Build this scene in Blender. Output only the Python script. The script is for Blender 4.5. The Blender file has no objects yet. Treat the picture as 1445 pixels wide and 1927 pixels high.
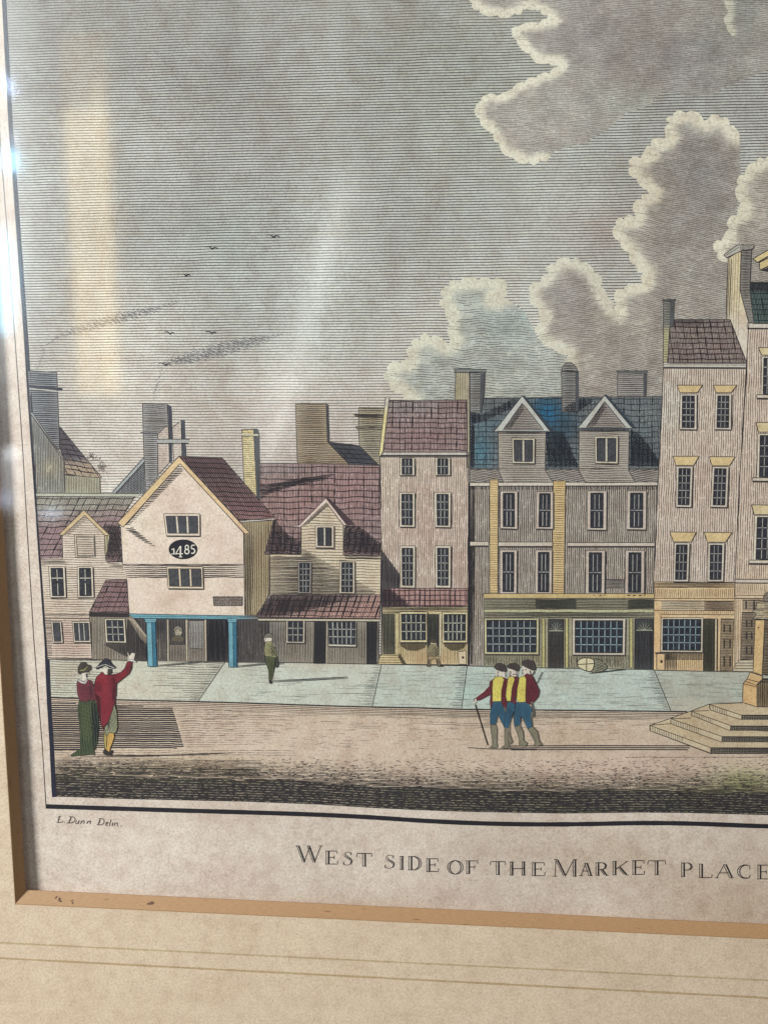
import bpy, math, random
import numpy as np
from mathutils import Matrix, Vector, noise
from mathutils.geometry import delaunay_2d_cdt

random.seed(7)
sc = bpy.context.scene
col = sc.collection

# ------------------------------------------------------------------ camera
# The picture hangs in the XZ plane (its paper at y = 0) and faces -Y. Real size, metres.
FPX, W0, H0 = 1800.0, 1445.0, 1927.0        # focal length in photo pixels, photo size
CX, CY = W0 / 2, H0 / 2
DIST = 0.36
_down = Vector((93.0, 12737.0, FPX)).normalized()
_left = Vector((-26720.0, -133.0, FPX)).normalized()
_left = (_left - _down * _left.dot(_down)).normalized()
XW, ZW = -_left, -_down
YW = ZW.cross(XW)
def cam2world(v):
    return Vector((v.dot(XW), v.dot(YW), v.dot(ZW)))
FWD = cam2world(Vector((0, 0, 1)))
RGT = cam2world(Vector((1, 0, 0)))
UPV = cam2world(Vector((0, -1, 0)))
CAM = -FWD * DIST
cam_data = bpy.data.cameras.new('camera')
cam = bpy.data.objects.new('camera', cam_data)
col.objects.link(cam)
mw = Matrix.Identity(4)
for i in range(3):
    mw[i][0], mw[i][1], mw[i][2], mw[i][3] = RGT[i], UPV[i], -FWD[i], CAM[i]
cam.matrix_world = mw
cam_data.sensor_fit = 'VERTICAL'
cam_data.sensor_height = 36.0
cam_data.lens = FPX / H0 * 36.0
cam_data.clip_start = 0.01
cam_data.clip_end = 50.0
sc.camera = cam

# ------------------------------------------------------------------ world, lamps, exposure
world = bpy.data.worlds.new('World')
sc.world = world
world.use_nodes = True
world.node_tree.nodes['Background'].inputs[0].default_value = (0.86, 0.92, 1.0, 1)
world.node_tree.nodes['Background'].inputs[1].default_value = 0.07
sc.view_settings.view_transform = 'Standard'
sc.view_settings.look = 'None'
sc.view_settings.exposure = 0.0
sc.view_settings.gamma = 1.0
sc.view_settings.use_curve_mapping = False

GLASS_Y = -0.0086
def ray(px, py):
    return cam2world(Vector(((px - CX) / FPX, (py - CY) / FPX, 1.0)))
def mirrored(px, py, dist):
    """the point of the room, dist in front of the picture, that the glass mirrors at this pixel"""
    d = ray(px, py)
    t = (GLASS_Y - CAM.y) / d.y
    hit = CAM + d * t
    s = (dist + GLASS_Y) / d.y
    return Vector((hit.x + d.x * s, -dist, hit.z + d.z * s))
def lamp(name, loc, target, sx, sy, power, color, shape='RECTANGLE', roll=0.0, facing=None, spread=180):
    ld = bpy.data.lights.new(name, 'AREA')
    ld.shape = shape; ld.size = sx; ld.size_y = sy
    ld.energy = power; ld.color = color; ld.spread = math.radians(spread)
    o = bpy.data.objects.new(name, ld)
    col.objects.link(o)
    d = (Vector(target) - Vector(loc)) if facing is None else Vector(facing)
    q = d.to_track_quat('-Z', 'Y')
    o.matrix_world = Matrix.Translation(loc) @ q.to_matrix().to_4x4() @ Matrix.Rotation(roll, 4, 'Z')
    return o
def mirror_lamp(name, px, py, wpx, hpx, dist, rad, color, shape='RECTANGLE', roll=0.0):
    """a lamp parallel to the picture, seen in the glass at this pixel with about this pixel size and radiance"""
    c = mirrored(px, py, dist)
    k = (DIST + dist) / FPX
    sx, sy = wpx * k, hpx * k
    area = sx * sy * (1.0 if shape == 'RECTANGLE' else math.pi / 4)
    return lamp(name, c, (0, 0, 0), sx, sy, rad * math.pi * area, color, shape, roll, facing=(0, 1, 0))

# daylight from a window high on the left, weaker light from the room
lamp('window_light', (-1.50, -0.98, 0.62), (0, 0, 0), 0.30, 0.42, 66.0, (1.0, 0.985, 0.965))
lamp('room_light', (1.3, -1.0, 1.7), (0, 0, 0), 1.0, 0.8, 14.0, (1.0, 0.95, 0.88))
# what the glass mirrors: a warm lit door post, a far bright pane, and lamps added for pale glare
mirror_lamp('door_post_light', 173, 415, 84, 650, 1.5, 1.5, (1.0, 0.72, 0.42))
mirror_lamp('door_post_light', 174, 480, 84, 510, 1.51, 1.9, (1.0, 0.72, 0.30))
mirror_lamp('door_post_light', 147, 470, 20, 500, 1.52, 1.2, (1.0, 0.74, 0.34))
mirror_lamp('door_post_light', 196, 450, 22, 560, 1.52, 1.5, (1.0, 0.74, 0.34))
for i, (w, r) in enumerate(((200, .25), (140, .35), (85, .6), (48, 1.0), (24, 1.2))):  # nested lamps added only to put soft pale streaks and veils in the glass
    mirror_lamp('glare_light', 575, 610, w, 640 - 40 * i, 1.6 + .01 * i, r, (0.95, 1.0, 0.97), 'ELLIPSE', math.radians(-17))
for i, (w, r) in enumerate(((230, .18), (160, .2), (90, .2))):
    mirror_lamp('glare_light', 1030, 330, w, 760, 1.7 + .01 * i, r, (0.92, 1.0, 0.92), 'ELLIPSE', math.radians(-3))
for i, (w, r) in enumerate(((340, .45), (240, .6), (170, .9), (120, 1.2), (70, 1.4))):
    mirror_lamp('glare_light', 0, 300, w, 1150 - 110 * i, 1.8 + .01 * i, r, (0.88, 0.95, 1.0), 'ELLIPSE', math.radians(-3))
mirror_lamp('window_pane_light', 2, 530, 52, 200, 1.4, 16.0, (0.35, 0.72, 1.0), 'ELLIPSE')
mirror_lamp('window_pane_light', 19, 302, 27, 44, 1.4, 30.0, (0.35, 0.70, 1.0), 'ELLIPSE')
mirror_lamp('window_pane_light', 12, 158, 14, 44, 1.4, 26.0, (0.50, 0.64, 1.0), 'ELLIPSE', math.radians(35))
mirror_lamp('window_pane_light', 26, 262, 11, 26, 1.4, 9.0, (0.7, 0.78, 1.0), 'ELLIPSE')
mirror_lamp('window_pane_light', 20, 853, 26, 30, 1.4, 9.0, (0.9, 0.93, 1.0), 'ELLIPSE')
mirror_lamp('window_pane_light', 22, 905, 44, 130, 1.45, 3.4, (0.9, 0.93, 1.0), 'ELLIPSE')
mirror_lamp('window_pane_light', 96, 966, 48, 16, 1.4, 9.0, (0.7, 0.78, 1.0), 'ELLIPSE')
mirror_lamp('window_pane_light', 8, 940, 30, 34, 1.4, 5.0, (0.6, 0.7, 1.0), 'ELLIPSE')

# ------------------------------------------------------------------ the paper's surface
def cockle(x, z):
    """height of the buckled sheet towards the viewer, numpy arrays, metres"""
    low = np.clip((-z - 0.03) / 0.12, 0, 1)
    h = 0.00011 * np.sin(x * 88 + z * 9 + .5) + 0.00010 * np.sin(x * 47 - z * 21 + 1.1)
    h = h + 0.00010 * np.sin(x * 23 + z * 60)
    h = h + low * 0.00034 * np.sin(x * 62 + .3)
    return h
STEP = 0.000014
_RX = np.array(XW); _RY = np.array(YW); _RZ = np.array(ZW); _C = np.array(CAM)
def to_world(P):
    """pixel x, pixel y, layer -> world points on the buckled sheet"""
    P = np.asarray(P, dtype=float)
    d = np.stack([(P[:, 0] - CX) / FPX, (P[:, 1] - CY) / FPX, np.ones(len(P))], 1)
    D = np.stack([d @ _RX, d @ _RY, d @ _RZ], 1)
    y = np.zeros(len(P))
    for _ in range(4):
        t = (y - _C[1]) / D[:, 1]
        X = _C[0] + D[:, 0] * t
        Z = _C[2] + D[:, 2] * t
        y = -(0.0008 + cockle(X, Z) + P[:, 2] * STEP)
    return np.stack([X, y, Z], 1)
def on_plane(px, py, y):
    d = ray(px, py)
    t = (y - CAM.y) / d.y
    return CAM + d * t

# ------------------------------------------------------------------ materials
def lin(c):
    g = .3 * c[0] + .59 * c[1] + .11 * c[2]
    c = [v + (g - v) * .10 for v in c]
    return tuple(((v / 255) / 12.92 if v / 255 <= 0.04045 else ((v / 255 + 0.055) / 1.055) ** 2.4) for v in c)
def nd(nt, t, **kw):
    n = nt.nodes.new(t)
    for k, v in kw.items(): setattr(n, k, v)
    return n
def mat_pigment(name, mott, fine, rough, bump):
    m = bpy.data.materials.new(name); m.use_nodes = True
    nt = m.node_tree; L = nt.links; b = nt.nodes['Principled BSDF']
    b.inputs['Roughness'].default_value = rough
    b.inputs['Specular IOR Level'].default_value = 0.2
    at = nd(nt, 'ShaderNodeAttribute', attribute_name='pigment')
    tc = nd(nt, 'ShaderNodeTexCoord')
    def noi(scale, det, rgh=.55):
        n = nd(nt, 'ShaderNodeTexNoise'); n.inputs['Scale'].default_value = scale
        n.inputs['Detail'].default_value = det; n.inputs['Roughness'].default_value = rgh
        L.new(tc.outputs['Object'], n.inputs['Vector']); return n
    def ramp(src, stops):
        r = nd(nt, 'ShaderNodeValToRGB'); e = r.color_ramp.elements
        while len(e) < len(stops): e.new(0.5)
        for k, (p, c) in enumerate(stops):
            e[k].position = p; e[k].color = (*c, 1)
        L.new(src, r.inputs['Fac']); return r
    def mul(a, bb, f):
        x = nd(nt, 'ShaderNodeMix', data_type='RGBA', blend_type='MULTIPLY')
        x.inputs['Factor'].default_value = f
        L.new(a, x.inputs['A']); L.new(bb, x.inputs['B']); return x.outputs['Result']
    big = ramp(noi(38, 5, .6).outputs['Fac'], [(.32, (.91, .87, .84)), (.5, (1, 1, 1)), (.70, (1.05, 1.05, 1.04))])
    mid = ramp(noi(160, 6, .68).outputs['Fac'], [(.36, (.85, .79, .77)), (.5, (.99, .98, .98)), (.64, (1.07, 1.09, 1.11))])
    spk = ramp(noi(1150, 5, .8).outputs['Fac'], [(.36, (.62, .57, .54)), (.49, (.98, .98, .98)), (.62, (1.22, 1.22, 1.22))])
    c = mul(at.outputs['Color'], big.outputs['Color'], mott)
    c = mul(c, mid.outputs['Color'], mott)
    c = mul(c, spk.outputs['Color'], fine)
    # sparse brown foxing specks
    vor = nd(nt, 'ShaderNodeTexVoronoi'); vor.inputs['Scale'].default_value = 95
    vor.inputs['Randomness'].default_value = 1
    L.new(tc.outputs['Object'], vor.inputs['Vector'])
    fx = ramp(vor.outputs['Distance'], [(.0, (.45, .36, .30)), (.035, (.8, .74, .7)), (.06, (1, 1, 1))])
    c = mul(c, fx.outputs['Color'], mott * .8)
    L.new(c, b.inputs['Base Color'])
    bp = nd(nt, 'ShaderNodeBump'); bp.inputs['Strength'].default_value = bump
    bp.inputs['Distance'].default_value = 0.0002
    L.new(noi(1300, 4, .7).outputs['Fac'], bp.inputs['Height'])
    L.new(bp.outputs['Normal'], b.inputs['Normal'])
    return m
PAPER = mat_pigment('aged_paper_with_watercolour', .72, .62, .85, .35)
INK = mat_pigment('printed_ink', .3, .7, .7, .3)

# ------------------------------------------------------------------ flat drawing tools
def Z(z, pts):
    s, ox, oy = z
    return [(ox + x / s, oy + y / s) for x, y in pts]
ZA = (3.6125, 0, 840); ZB = (3.1413, 0, 1260); ZC = (3.6125, 400, 840); ZD = (3.3225, 700, 700)
ZE = (3.3215, 1050, 700); ZF = (4.8167, 1145, 440); Z1 = (6.0208, 120, 1220); Z2 = (6.0208, 860, 1220)
Z3 = (5.354, 1205, 1080); Z6 = (7.225, 90, 1510); Z7 = (1.9396, 700, 0); Z8 = (4.5156, 200, 640)
Z9 = (4.8167, 480, 700); Z10 = (5.3538, 0, 640); Z11 = (2.7517, 1300, 420)

INKC = (46, 43, 50)
def resample(pts, step, closed=False):
    out = []
    n = len(pts)
    for i in range(n if closed else n - 1):
        a, b = pts[i], pts[(i + 1) % n]
        d = math.hypot(b[0] - a[0], b[1] - a[1])
        k = max(1, int(math.ceil(d / step)))
        for j in range(k):
            out.append((a[0] + (b[0] - a[0]) * j / k, a[1] + (b[1] - a[1]) * j / k))
    if not closed: out.append(pts[-1])
    return out
def smooth(pts, it=2, closed=False):
    for _ in range(it):
        o = [] if closed else [pts[0]]
        n = len(pts)
        for i in range(n if closed else n - 1):
            a, b = pts[i], pts[(i + 1) % n]
            o += [(a[0] * .75 + b[0] * .25, a[1] * .75 + b[1] * .25), (a[0] * .25 + b[0] * .75, a[1] * .25 + b[1] * .75)]
        if not closed: o.append(pts[-1])
        pts = o
    return pts
def inside(poly, X, Y):
    r = np.zeros(X.shape, bool); n = len(poly)
    for i in range(n):
        x1, y1 = poly[i]; x2, y2 = poly[(i + 1) % n]
        if y1 == y2: continue
        c = ((y1 > Y) != (y2 > Y)) & (X < (x2 - x1) * (Y - y1) / (y2 - y1) + x1)
        r ^= c
    return r
def lerp(a, b, t): return tuple(a[i] + (b[i] - a[i]) * t for i in range(len(a)))
def bump_edge(pts, amp, sc_=.05, seed=0., closed=False, step=4):
    """round bumps along an outline, like the scalloped edge of drawn smoke"""
    r = resample(pts, step, closed); out = []
    for i, (x, y) in enumerate(r):
        a = r[i - 1] if i or closed else r[i]; b = r[(i + 1) % len(r)] if i + 1 < len(r) or closed else r[i]
        dx, dy = b[0] - a[0], b[1] - a[1]; l = math.hypot(dx, dy) or 1
        k = amp * (abs(noise.noise(Vector((x * sc_, y * sc_, seed)))) * 3.2 - .6) + amp * .5 * noise.noise(Vector((x * .2, y * .2, seed + 5)))
        out.append((x + dy / l * k, y - dx / l * k))
    return out
def lobes(pts, amp, seed=0, lo=16, hi=42):
    """rounded puffs along an outline: arcs bulging outwards, meeting in small notches"""
    rnd = random.Random(seed)
    r = resample(smooth(pts, 1), 2.5); out = []; s_ = 0; L_ = rnd.uniform(lo, hi); A_ = amp
    for i, (x, y) in enumerate(r):
        a = r[max(0, i - 3)]; b = r[min(len(r) - 1, i + 3)]
        dx, dy = b[0] - a[0], b[1] - a[1]; l = math.hypot(dx, dy) or 1
        k = A_ * (abs(math.sin(math.pi * s_ / L_)) ** .6 - .45) + .8 * noise.noise(Vector((x * .25, y * .25, seed)))
        out.append((x + dy / l * k, y - dx / l * k)); s_ += 2.5
        if s_ >= L_: s_ = 0; L_ = rnd.uniform(lo, hi); A_ = amp * rnd.uniform(.7, 1.3)
    return out
def quad_pt(q, u, v):
    return tuple((q[0][i] * (1 - u) + q[1][i] * u) * (1 - v) + (q[3][i] * (1 - u) + q[2][i] * u) * v for i in (0, 1))
def subq(q, u0, v0, u1, v1):
    return [quad_pt(q, u0, v0), quad_pt(q, u1, v0), quad_pt(q, u1, v1), quad_pt(q, u0, v1)]
def rect(x0, y0, x1, y1, lean=0.0):
    d = lean * (y1 - y0)
    return [(x0, y0), (x1, y0), (x1 + d, y1), (x0 + d, y1)]

class D:
    """collects washes and ink strokes of one drawn piece and links them as one mesh object"""
    def __init__(s, L):
        s.L = L; s.V = []; s.F = []; s.C = []; s.MI = []; s.k = 0
    def fill(s, poly, c, dl=0.0, g=11.0):
        c0 = c
        def paler(q): return q if .3 * q[0] + .59 * q[1] + .11 * q[2] < 112 else lerp(q, (228, 214, 200), .15)
        c = (lambda x, y: paler(c0(x, y))) if callable(c0) else paler(c0)
        b = resample(poly, g, True)
        xs = [p[0] for p in b]; ys = [p[1] for p in b]
        pts = [Vector(p) for p in b]
        n = len(pts)
        if max(xs) - min(xs) > g * 1.3 and max(ys) - min(ys) > g * 1.3:
            gx = np.arange(min(xs) + g * .6, max(xs), g); gy = np.arange(min(ys) + g * .6, max(ys), g)
            X, Y = np.meshgrid(gx, gy); X = X.ravel(); Y = Y.ravel()
            m = inside(poly, X, Y)
            B = np.array(b)
            X, Y = X[m], Y[m]
            if len(X):
                dd = np.min((X[:, None] - B[None, :, 0]) ** 2 + (Y[:, None] - B[None, :, 1]) ** 2, axis=1)
                k = dd > (g * .35) ** 2
                pts += [Vector((x, y)) for x, y in zip(X[k], Y[k])]
        r = delaunay_2d_cdt(pts, [(i, (i + 1) % n) for i in range(n)], [], 1, 1e-4)
        o = len(s.V); L = s.L + dl
        for v in r[0]:
            s.V.append((v.x, v.y, L))
            s.C.append(lin(c(v.x, v.y)) if callable(c) else None)
        if not callable(c):
            lc = lin(c)
            for i in range(o, len(s.V)): s.C[i] = lc
        for f in r[2]:
            a, b2, c2 = (r[0][i] for i in f[:3])
            f = list(f)
            if (b2 - a).cross(c2 - a) < 0: f.reverse()
            s.F.append([o + i for i in f]); s.MI.append(0)
        return s
    def stroke(s, pts, w, c=INKC, taper=0.0, dl=None, step=8.0, lum=1.0):
        if dl is None:
            dl = 0.35 + .04 * (s.k % 14); s.k += 1
        r = resample(pts, step)
        n = len(r)
        if n < 2: return s
        o = len(s.V); L = s.L + dl
        lc = lin(c) if lum == 1.0 else lin(lerp((225, 212, 196), c, lum))
        for i, (x, y) in enumerate(r):
            a = r[max(0, i - 1)]; b = r[min(n - 1, i + 1)]
            dx, dy = b[0] - a[0], b[1] - a[1]; l = math.hypot(dx, dy) or 1
            ww = (w(i / (n - 1)) if callable(w) else w) * .5
            if taper: ww *= 1 - taper * (abs(2 * i / (n - 1) - 1) ** 3)
            nx, ny = -dy / l * ww, dx / l * ww
            s.V += [(x + nx, y + ny, L), (x - nx, y - ny, L)]; s.C += [lc, lc]
        for i in range(n - 1):
            s.F.append([o + 2 * i, o + 2 * i + 1, o + 2 * i + 3, o + 2 * i + 2]); s.MI.append(1)
        return s
    def outline(s, poly, w=1.6, c=INKC, dl=None):
        return s.stroke(list(poly) + [poly[0]], w, c, dl=dl)
    def hatch(s, poly, ang, pitch, w, c=INKC, wob=.5, brk=0.0, jit=.09, fall=None, dl=None, step=8.0, slope=None, taper=.4, minlen=2.5, wl=.045, raw=False, var=.11):
        """parallel engraved lines clipped to the outline; ang in degrees, 0 = horizontal"""
        if dl is None:
            dl = 0.35 + .04 * (s.k % 14); s.k += 1
        if not raw: c = lerp(c, (32, 30, 36), .30); w = w * 1.08
        a = math.radians(ang); ca, sa = math.cos(a), math.sin(a)
        R = [(x * ca + y * sa, -x * sa + y * ca) for x, y in poly]
        if slope: R = [(u, v - slope(u, v)) for u, v in R]
        v0, v1 = min(p[1] for p in R), max(p[1] for p in R)
        v = v0 + pitch * .5
        n = len(R)
        while v < v1:
            vv = v + random.uniform(-jit, jit) * pitch
            X = []
            for i in range(n):
                (ua, va), (ub, vb) = R[i], R[(i + 1) % n]
                if (va > vv) != (vb > vv): X.append(ua + (ub - ua) * (vv - va) / (vb - va))
            X.sort()
            for i in range(0, len(X) - 1, 2):
                u0, u1 = X[i], X[i + 1]
                u0 += random.uniform(0, .8); u1 -= random.uniform(0, .8)
                segs = [(u0, u1)]
                if brk:
                    segs = []; u = u0
                    while u < u1:
                        e = u + random.uniform(.4, 1.6) * brk
                        segs.append((u, min(e, u1))); u = e + random.uniform(.8, 3.0)
                for p, q in segs:
                    if q - p < minlen: continue
                    k = max(2, int((q - p) / step) + 1); pts = []
                    for j in range(k):
                        u = p + (q - p) * j / (k - 1)
                        dv = wob * 2 * noise.noise(Vector((u * wl, vv * .02, s.L * 3.7))) + wob * .5 * noise.noise(Vector((u * .16, vv * .3, 9)))
                        y = vv + dv + (slope(u, vv) if slope else 0)
                        pts.append((u * ca - y * sa, u * sa + y * ca))
                    ww = w * random.uniform(1 - var, 1 + var * .8); lum = 1.0
                    if fall:
                        m = pts[len(pts) // 2]; f = fall(*m)
                        if f <= .05: continue
                        ww *= f
                    s.stroke(pts, ww, c, taper=taper, dl=dl, step=99, lum=lum)
            v += pitch
        return s
    def build(s, name, parent=None, label=None):
        W = to_world(s.V) if s.V else []
        me = bpy.data.meshes.new(name)
        me.from_pydata([tuple(p) for p in W], [], s.F)
        me.materials.append(PAPER); me.materials.append(INK)
        me.polygons.foreach_set('material_index', s.MI)
        at = me.color_attributes.new('pigment', 'FLOAT_COLOR', 'POINT')
        buf = np.ones((len(s.V), 4), dtype=np.float32)
        buf[:, :3] = np.array(s.C, dtype=np.float32)
        at.data.foreach_set('color', buf.ravel())
        me.polygons.foreach_set('use_smooth', [True] * len(s.F))
        me.update()
        o = bpy.data.objects.new(name, me); col.objects.link(o)
        if parent: o.parent = parent
        if label: o['label'] = label
        return o

# ================================================================== THE FRAMED PRINT
root = bpy.data.objects.new('framed_print', None)
col.objects.link(root)
root['label'] = 'hand-coloured market place engraving behind glass in a cream mount with wooden slip'
root['category'] = 'framed print'

def simple_mesh(name, verts, faces, m, parent=root, label=None, cols=None):
    me = bpy.data.meshes.new(name); me.from_pydata([tuple(v) for v in verts], [], faces)
    me.materials.append(m)
    if cols is not None:
        at = me.color_attributes.new('pigment', 'FLOAT_COLOR', 'POINT')
        for i, c in enumerate(cols): at.data[i].color = (*c, 1)
    me.update()
    o = bpy.data.objects.new(name, me); col.objects.link(o); o.parent = parent
    if label: o['label'] = label
    return o

# --- mount board and wooden slip ---
MY, SY = -0.0062, -0.0031                     # front of the mount, inner lip of the slip
TLx, TRx, TOPY = -96, 1700, -240
def mcorner(inner, y):
    if not inner:
        p = [(-93.5, TOPY), (1702, -300), (1690, 1779), (29, 1702)]
    else:
        p = [(-66, TOPY + 26), (1676, -270), (1664, 1750), (48.5, 1675)]
    return [on_plane(a, b, y) for a, b in p]
OUT = mcorner(False, MY); INN = mcorner(True, SY)
def mat_mount():
    m = mat_pigment('mount_board', .55, .55, .9, .5)
    return m
MOUNT = mat_mount()
A_, B_ = OUT[0], OUT[2]
far = [on_plane(a, b, MY) for a, b in ((-420, -560), (2030, -640), (2010, 2180), (-260, 2120))]
mv, mf = [], []
for ring in (OUT, far): mv += [Vector(p) for p in ring]
mv += [Vector((p.x, 0.003, p.z)) for p in far] + [Vector((p.x, 0.003, p.z)) for p in OUT]
for i in range(4):
    j = (i + 1) % 4
    mf += [[i, j, 4 + j, 4 + i], [4 + i, 4 + j, 8 + j, 8 + i], [8 + i, 8 + j, 12 + j, 12 + i]]
mc = lin((221, 198, 174))
simple_mesh('mount_board', mv, mf, MOUNT, cols=[mc] * len(mv), label='cream mount board ruled with two faint tan wash lines')
mount_obj = bpy.data.objects['mount_board']
# ruled wash lines on the mount, a hair above its face
def mount_line(pts, w, c):
    r = resample(pts, 14); vs = []; fs = []
    for i, (x, y) in enumerate(r):
        ww = w * (.85 + .3 * noise.noise(Vector((x * .02, y * .02, 3))))
        vs += [on_plane(x, y - ww / 2, MY - .00004), on_plane(x, y + ww / 2, MY - .00004)]
        if i: k = 2 * i; fs.append([k - 2, k - 1, k + 1, k])
    simple_mesh('wash_line', vs, fs, MOUNT, parent=mount_obj, cols=[lin(c)] * len(vs))
def mlY(x, a, b): return a + (b - a) * x / 1445
mount_line([(x, mlY(x, 1774, 1845)) for x in range(-30, 1800, 60)], 3.6, (196, 171, 136))
mount_line([(x, mlY(x, 1803, 1878)) for x in range(-32, 1800, 60)], 4.4, (190, 163, 125))

wood = bpy.data.materials.new('pale_wood'); wood.use_nodes = True
nt = wood.node_tree; bb = nt.nodes['Principled BSDF']; bb.inputs['Roughness'].default_value = .55
tc = nd(nt, 'ShaderNodeTexCoord'); mp = nd(nt, 'ShaderNodeMapping')
mp.inputs['Scale'].default_value = (1, 1, 1)
at = nd(nt, 'ShaderNodeAttribute', attribute_name='grain')
nt.links.new(at.outputs['Vector'], mp.inputs['Vector'])
n1 = nd(nt, 'ShaderNodeTexNoise'); n1.inputs['Scale'].default_value = 7; n1.inputs['Detail'].default_value = 8; n1.inputs['Roughness'].default_value = .7
nt.links.new(mp.outputs['Vector'], n1.inputs['Vector'])
rp = nd(nt, 'ShaderNodeValToRGB'); e = rp.color_ramp.elements
e[0].position = .3; e[0].color = (*lin((146, 104, 72)), 1); e[1].position = .7; e[1].color = (*lin((192, 150, 102)), 1)
nt.links.new(n1.outputs['Fac'], rp.inputs['Fac'])
vk = nd(nt, 'ShaderNodeTexVoronoi'); vk.inputs['Scale'].default_value = .35
mp2 = nd(nt, 'ShaderNodeMapping'); mp2.inputs['Scale'].default_value = (3.0, 1.0, 1)
nt.links.new(at.outputs['Vector'], mp2.inputs['Vector']); nt.links.new(mp2.outputs['Vector'], vk.inputs['Vector'])
rk = nd(nt, 'ShaderNodeValToRGB'); e = rk.color_ramp.elements
e[0].position = .05; e[0].color = (.35, .27, .22, 1); e[1].position = .12; e[1].color = (1, 1, 1, 1)
nt.links.new(vk.outputs['Distance'], rk.inputs['Fac'])
mx = nd(nt, 'ShaderNodeMix', data_type='RGBA', blend_type='MULTIPLY'); mx.inputs['Factor'].default_value = .8
nt.links.new(rp.outputs['Color'], mx.inputs['A']); nt.links.new(rk.outputs['Color'], mx.inputs['B'])
nt.links.new(mx.outputs['Result'], bb.inputs['Base Color'])
bpn = nd(nt, 'ShaderNodeBump'); bpn.inputs['Strength'].default_value = .4; bpn.inputs['Distance'].default_value = .0002
nt.links.new(n1.outputs['Fac'], bpn.inputs['Height']); nt.links.new(bpn.outputs['Normal'], bb.inputs['Normal'])
def slip(i):
    """one mitred side of the slip, its bevel split lengthwise and slightly uneven"""
    j = (i + 1) % 4
    n = 60; vs = []; fs = []; gr = []
    a0, a1, b0, b1 = OUT[i], OUT[j], INN[i], INN[j]
    length = (a1 - a0).length
    cx_ = sum((p for p in INN), Vector()) / 4
    inward = (cx_ - (b0 + b1) / 2); inward.y = 0; inward.normalize()
    for k in range(n + 1):
        t = k / n
        A = a0.lerp(a1, t); B = b0.lerp(b1, t)
        B = B + inward * (0.00022 * noise.noise(Vector((t * 6, i * 9, 0))) * (4 * t * (1 - t)))
        ridge = A.lerp(B, .08) + Vector((0, -0.0002, 0))
        lip = B + Vector((0, 0.0005, 0)) - inward * .0001
        back = lip - inward * .0022
        prof = [A, ridge, A.lerp(B, .5) + Vector((0, -.0002, 0)), B, lip, Vector((back.x, back.y + .0002, back.z)), Vector((back.x, 0.0006, back.z))]
        for q, p in enumerate(prof):
            vs.append(p); gr.append((t * length * 60, (0, .8, 3.5, 7, 7.8, 9, 11)[q], i * 5.0))
    m = 7
    for k in range(n):
        for q in range(m - 1):
            o = k * m + q
            fs.append([o, o + 1, o + m + 1, o + m])
    me = bpy.data.meshes.new('wooden_slip'); me.from_pydata([tuple(v) for v in vs], [], fs)
    me.materials.append(wood)
    ga = me.attributes.new('grain', 'FLOAT_VECTOR', 'POINT')
    for k, g in enumerate(gr): ga.data[k].vector = g
    me.update()
    o = bpy.data.objects.new('wooden_slip', me); col.objects.link(o); o.parent = root
for i in range(4): slip(i)
knm = bpy.data.materials.new('dark_knot'); knm.use_nodes = True
knm.node_tree.nodes['Principled BSDF'].inputs['Base Color'].default_value = (*lin((104, 70, 50)), 1)
knm.node_tree.nodes['Principled BSDF'].inputs['Roughness'].default_value = .7
def knot(px, v, rx, ry, rot):
    """a small dark scar in the face of the bottom slip, px = photo x, v = place across the face"""
    a, b_ = on_plane(px, 1702 + (px - 29) * .0464, MY), on_plane(px + 6, 1675 + (px - 48) * .0467, SY)
    vs = []; n = 14
    for k in range(n):
        t = 2 * math.pi * k / n; r = 1 + .35 * noise.noise(Vector((k * .9, px, 0)))
        u_ = rx * r * math.cos(t) * math.cos(rot) - ry * r * math.sin(t) * math.sin(rot)
        w_ = rx * r * math.cos(t) * math.sin(rot) + ry * r * math.sin(t) * math.cos(rot)
        p = a.lerp(b_, v + w_ / 26.0); p = p + RGT * (u_ * DIST / FPX) + Vector((0, -.00028, 0)); vs.append(p)
    simple_mesh('knot', vs, [list(range(n))[::-1]], knm, parent=bpy.data.objects['wooden_slip.002'])
for a_ in ((103, .62, 3.0, 1.5, .9), (110, .5, 2.6, 3.4, .2), (113, .38, 3.2, 1.6, -.3), (134, .45, 3.4, 1.2, .4), (136, .3, 1.6, 2.2, 0), (281, .5, 8, 2.2, .05), (284, .6, 4, 1.4, -.2)): knot(*a_)

# --- glass ---
gm = bpy.data.materials.new('picture_glass'); gm.use_nodes = True
nt = gm.node_tree; nt.nodes.clear()
out = nd(nt, 'ShaderNodeOutputMaterial'); tr = nd(nt, 'ShaderNodeBsdfTransparent'); gl = nd(nt, 'ShaderNodeBsdfGlossy')
tr.inputs[0].default_value = (.985, .995, .985, 1)
gl.inputs['Roughness'].default_value = .06
geo = nd(nt, 'ShaderNodeNewGeometry')                     # Schlick reflectance, the same from either side of the pane
dt = nd(nt, 'ShaderNodeVectorMath', operation='DOT_PRODUCT')
nt.links.new(geo.outputs['Incoming'], dt.inputs[0]); nt.links.new(geo.outputs['Normal'], dt.inputs[1])
ab = nd(nt, 'ShaderNodeMath', operation='ABSOLUTE'); nt.links.new(dt.outputs['Value'], ab.inputs[0])
om = nd(nt, 'ShaderNodeMath', operation='SUBTRACT'); om.inputs[0].default_value = 1; nt.links.new(ab.outputs[0], om.inputs[1])
pw = nd(nt, 'ShaderNodeMath', operation='POWER'); pw.inputs[1].default_value = 5; nt.links.new(om.outputs[0], pw.inputs[0])
fr = nd(nt, 'ShaderNodeMath', operation='MULTIPLY_ADD'); fr.inputs[1].default_value = .96; fr.inputs[2].default_value = .04
nt.links.new(pw.outputs[0], fr.inputs[0])
ms = nd(nt, 'ShaderNodeMixShader')
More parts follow.
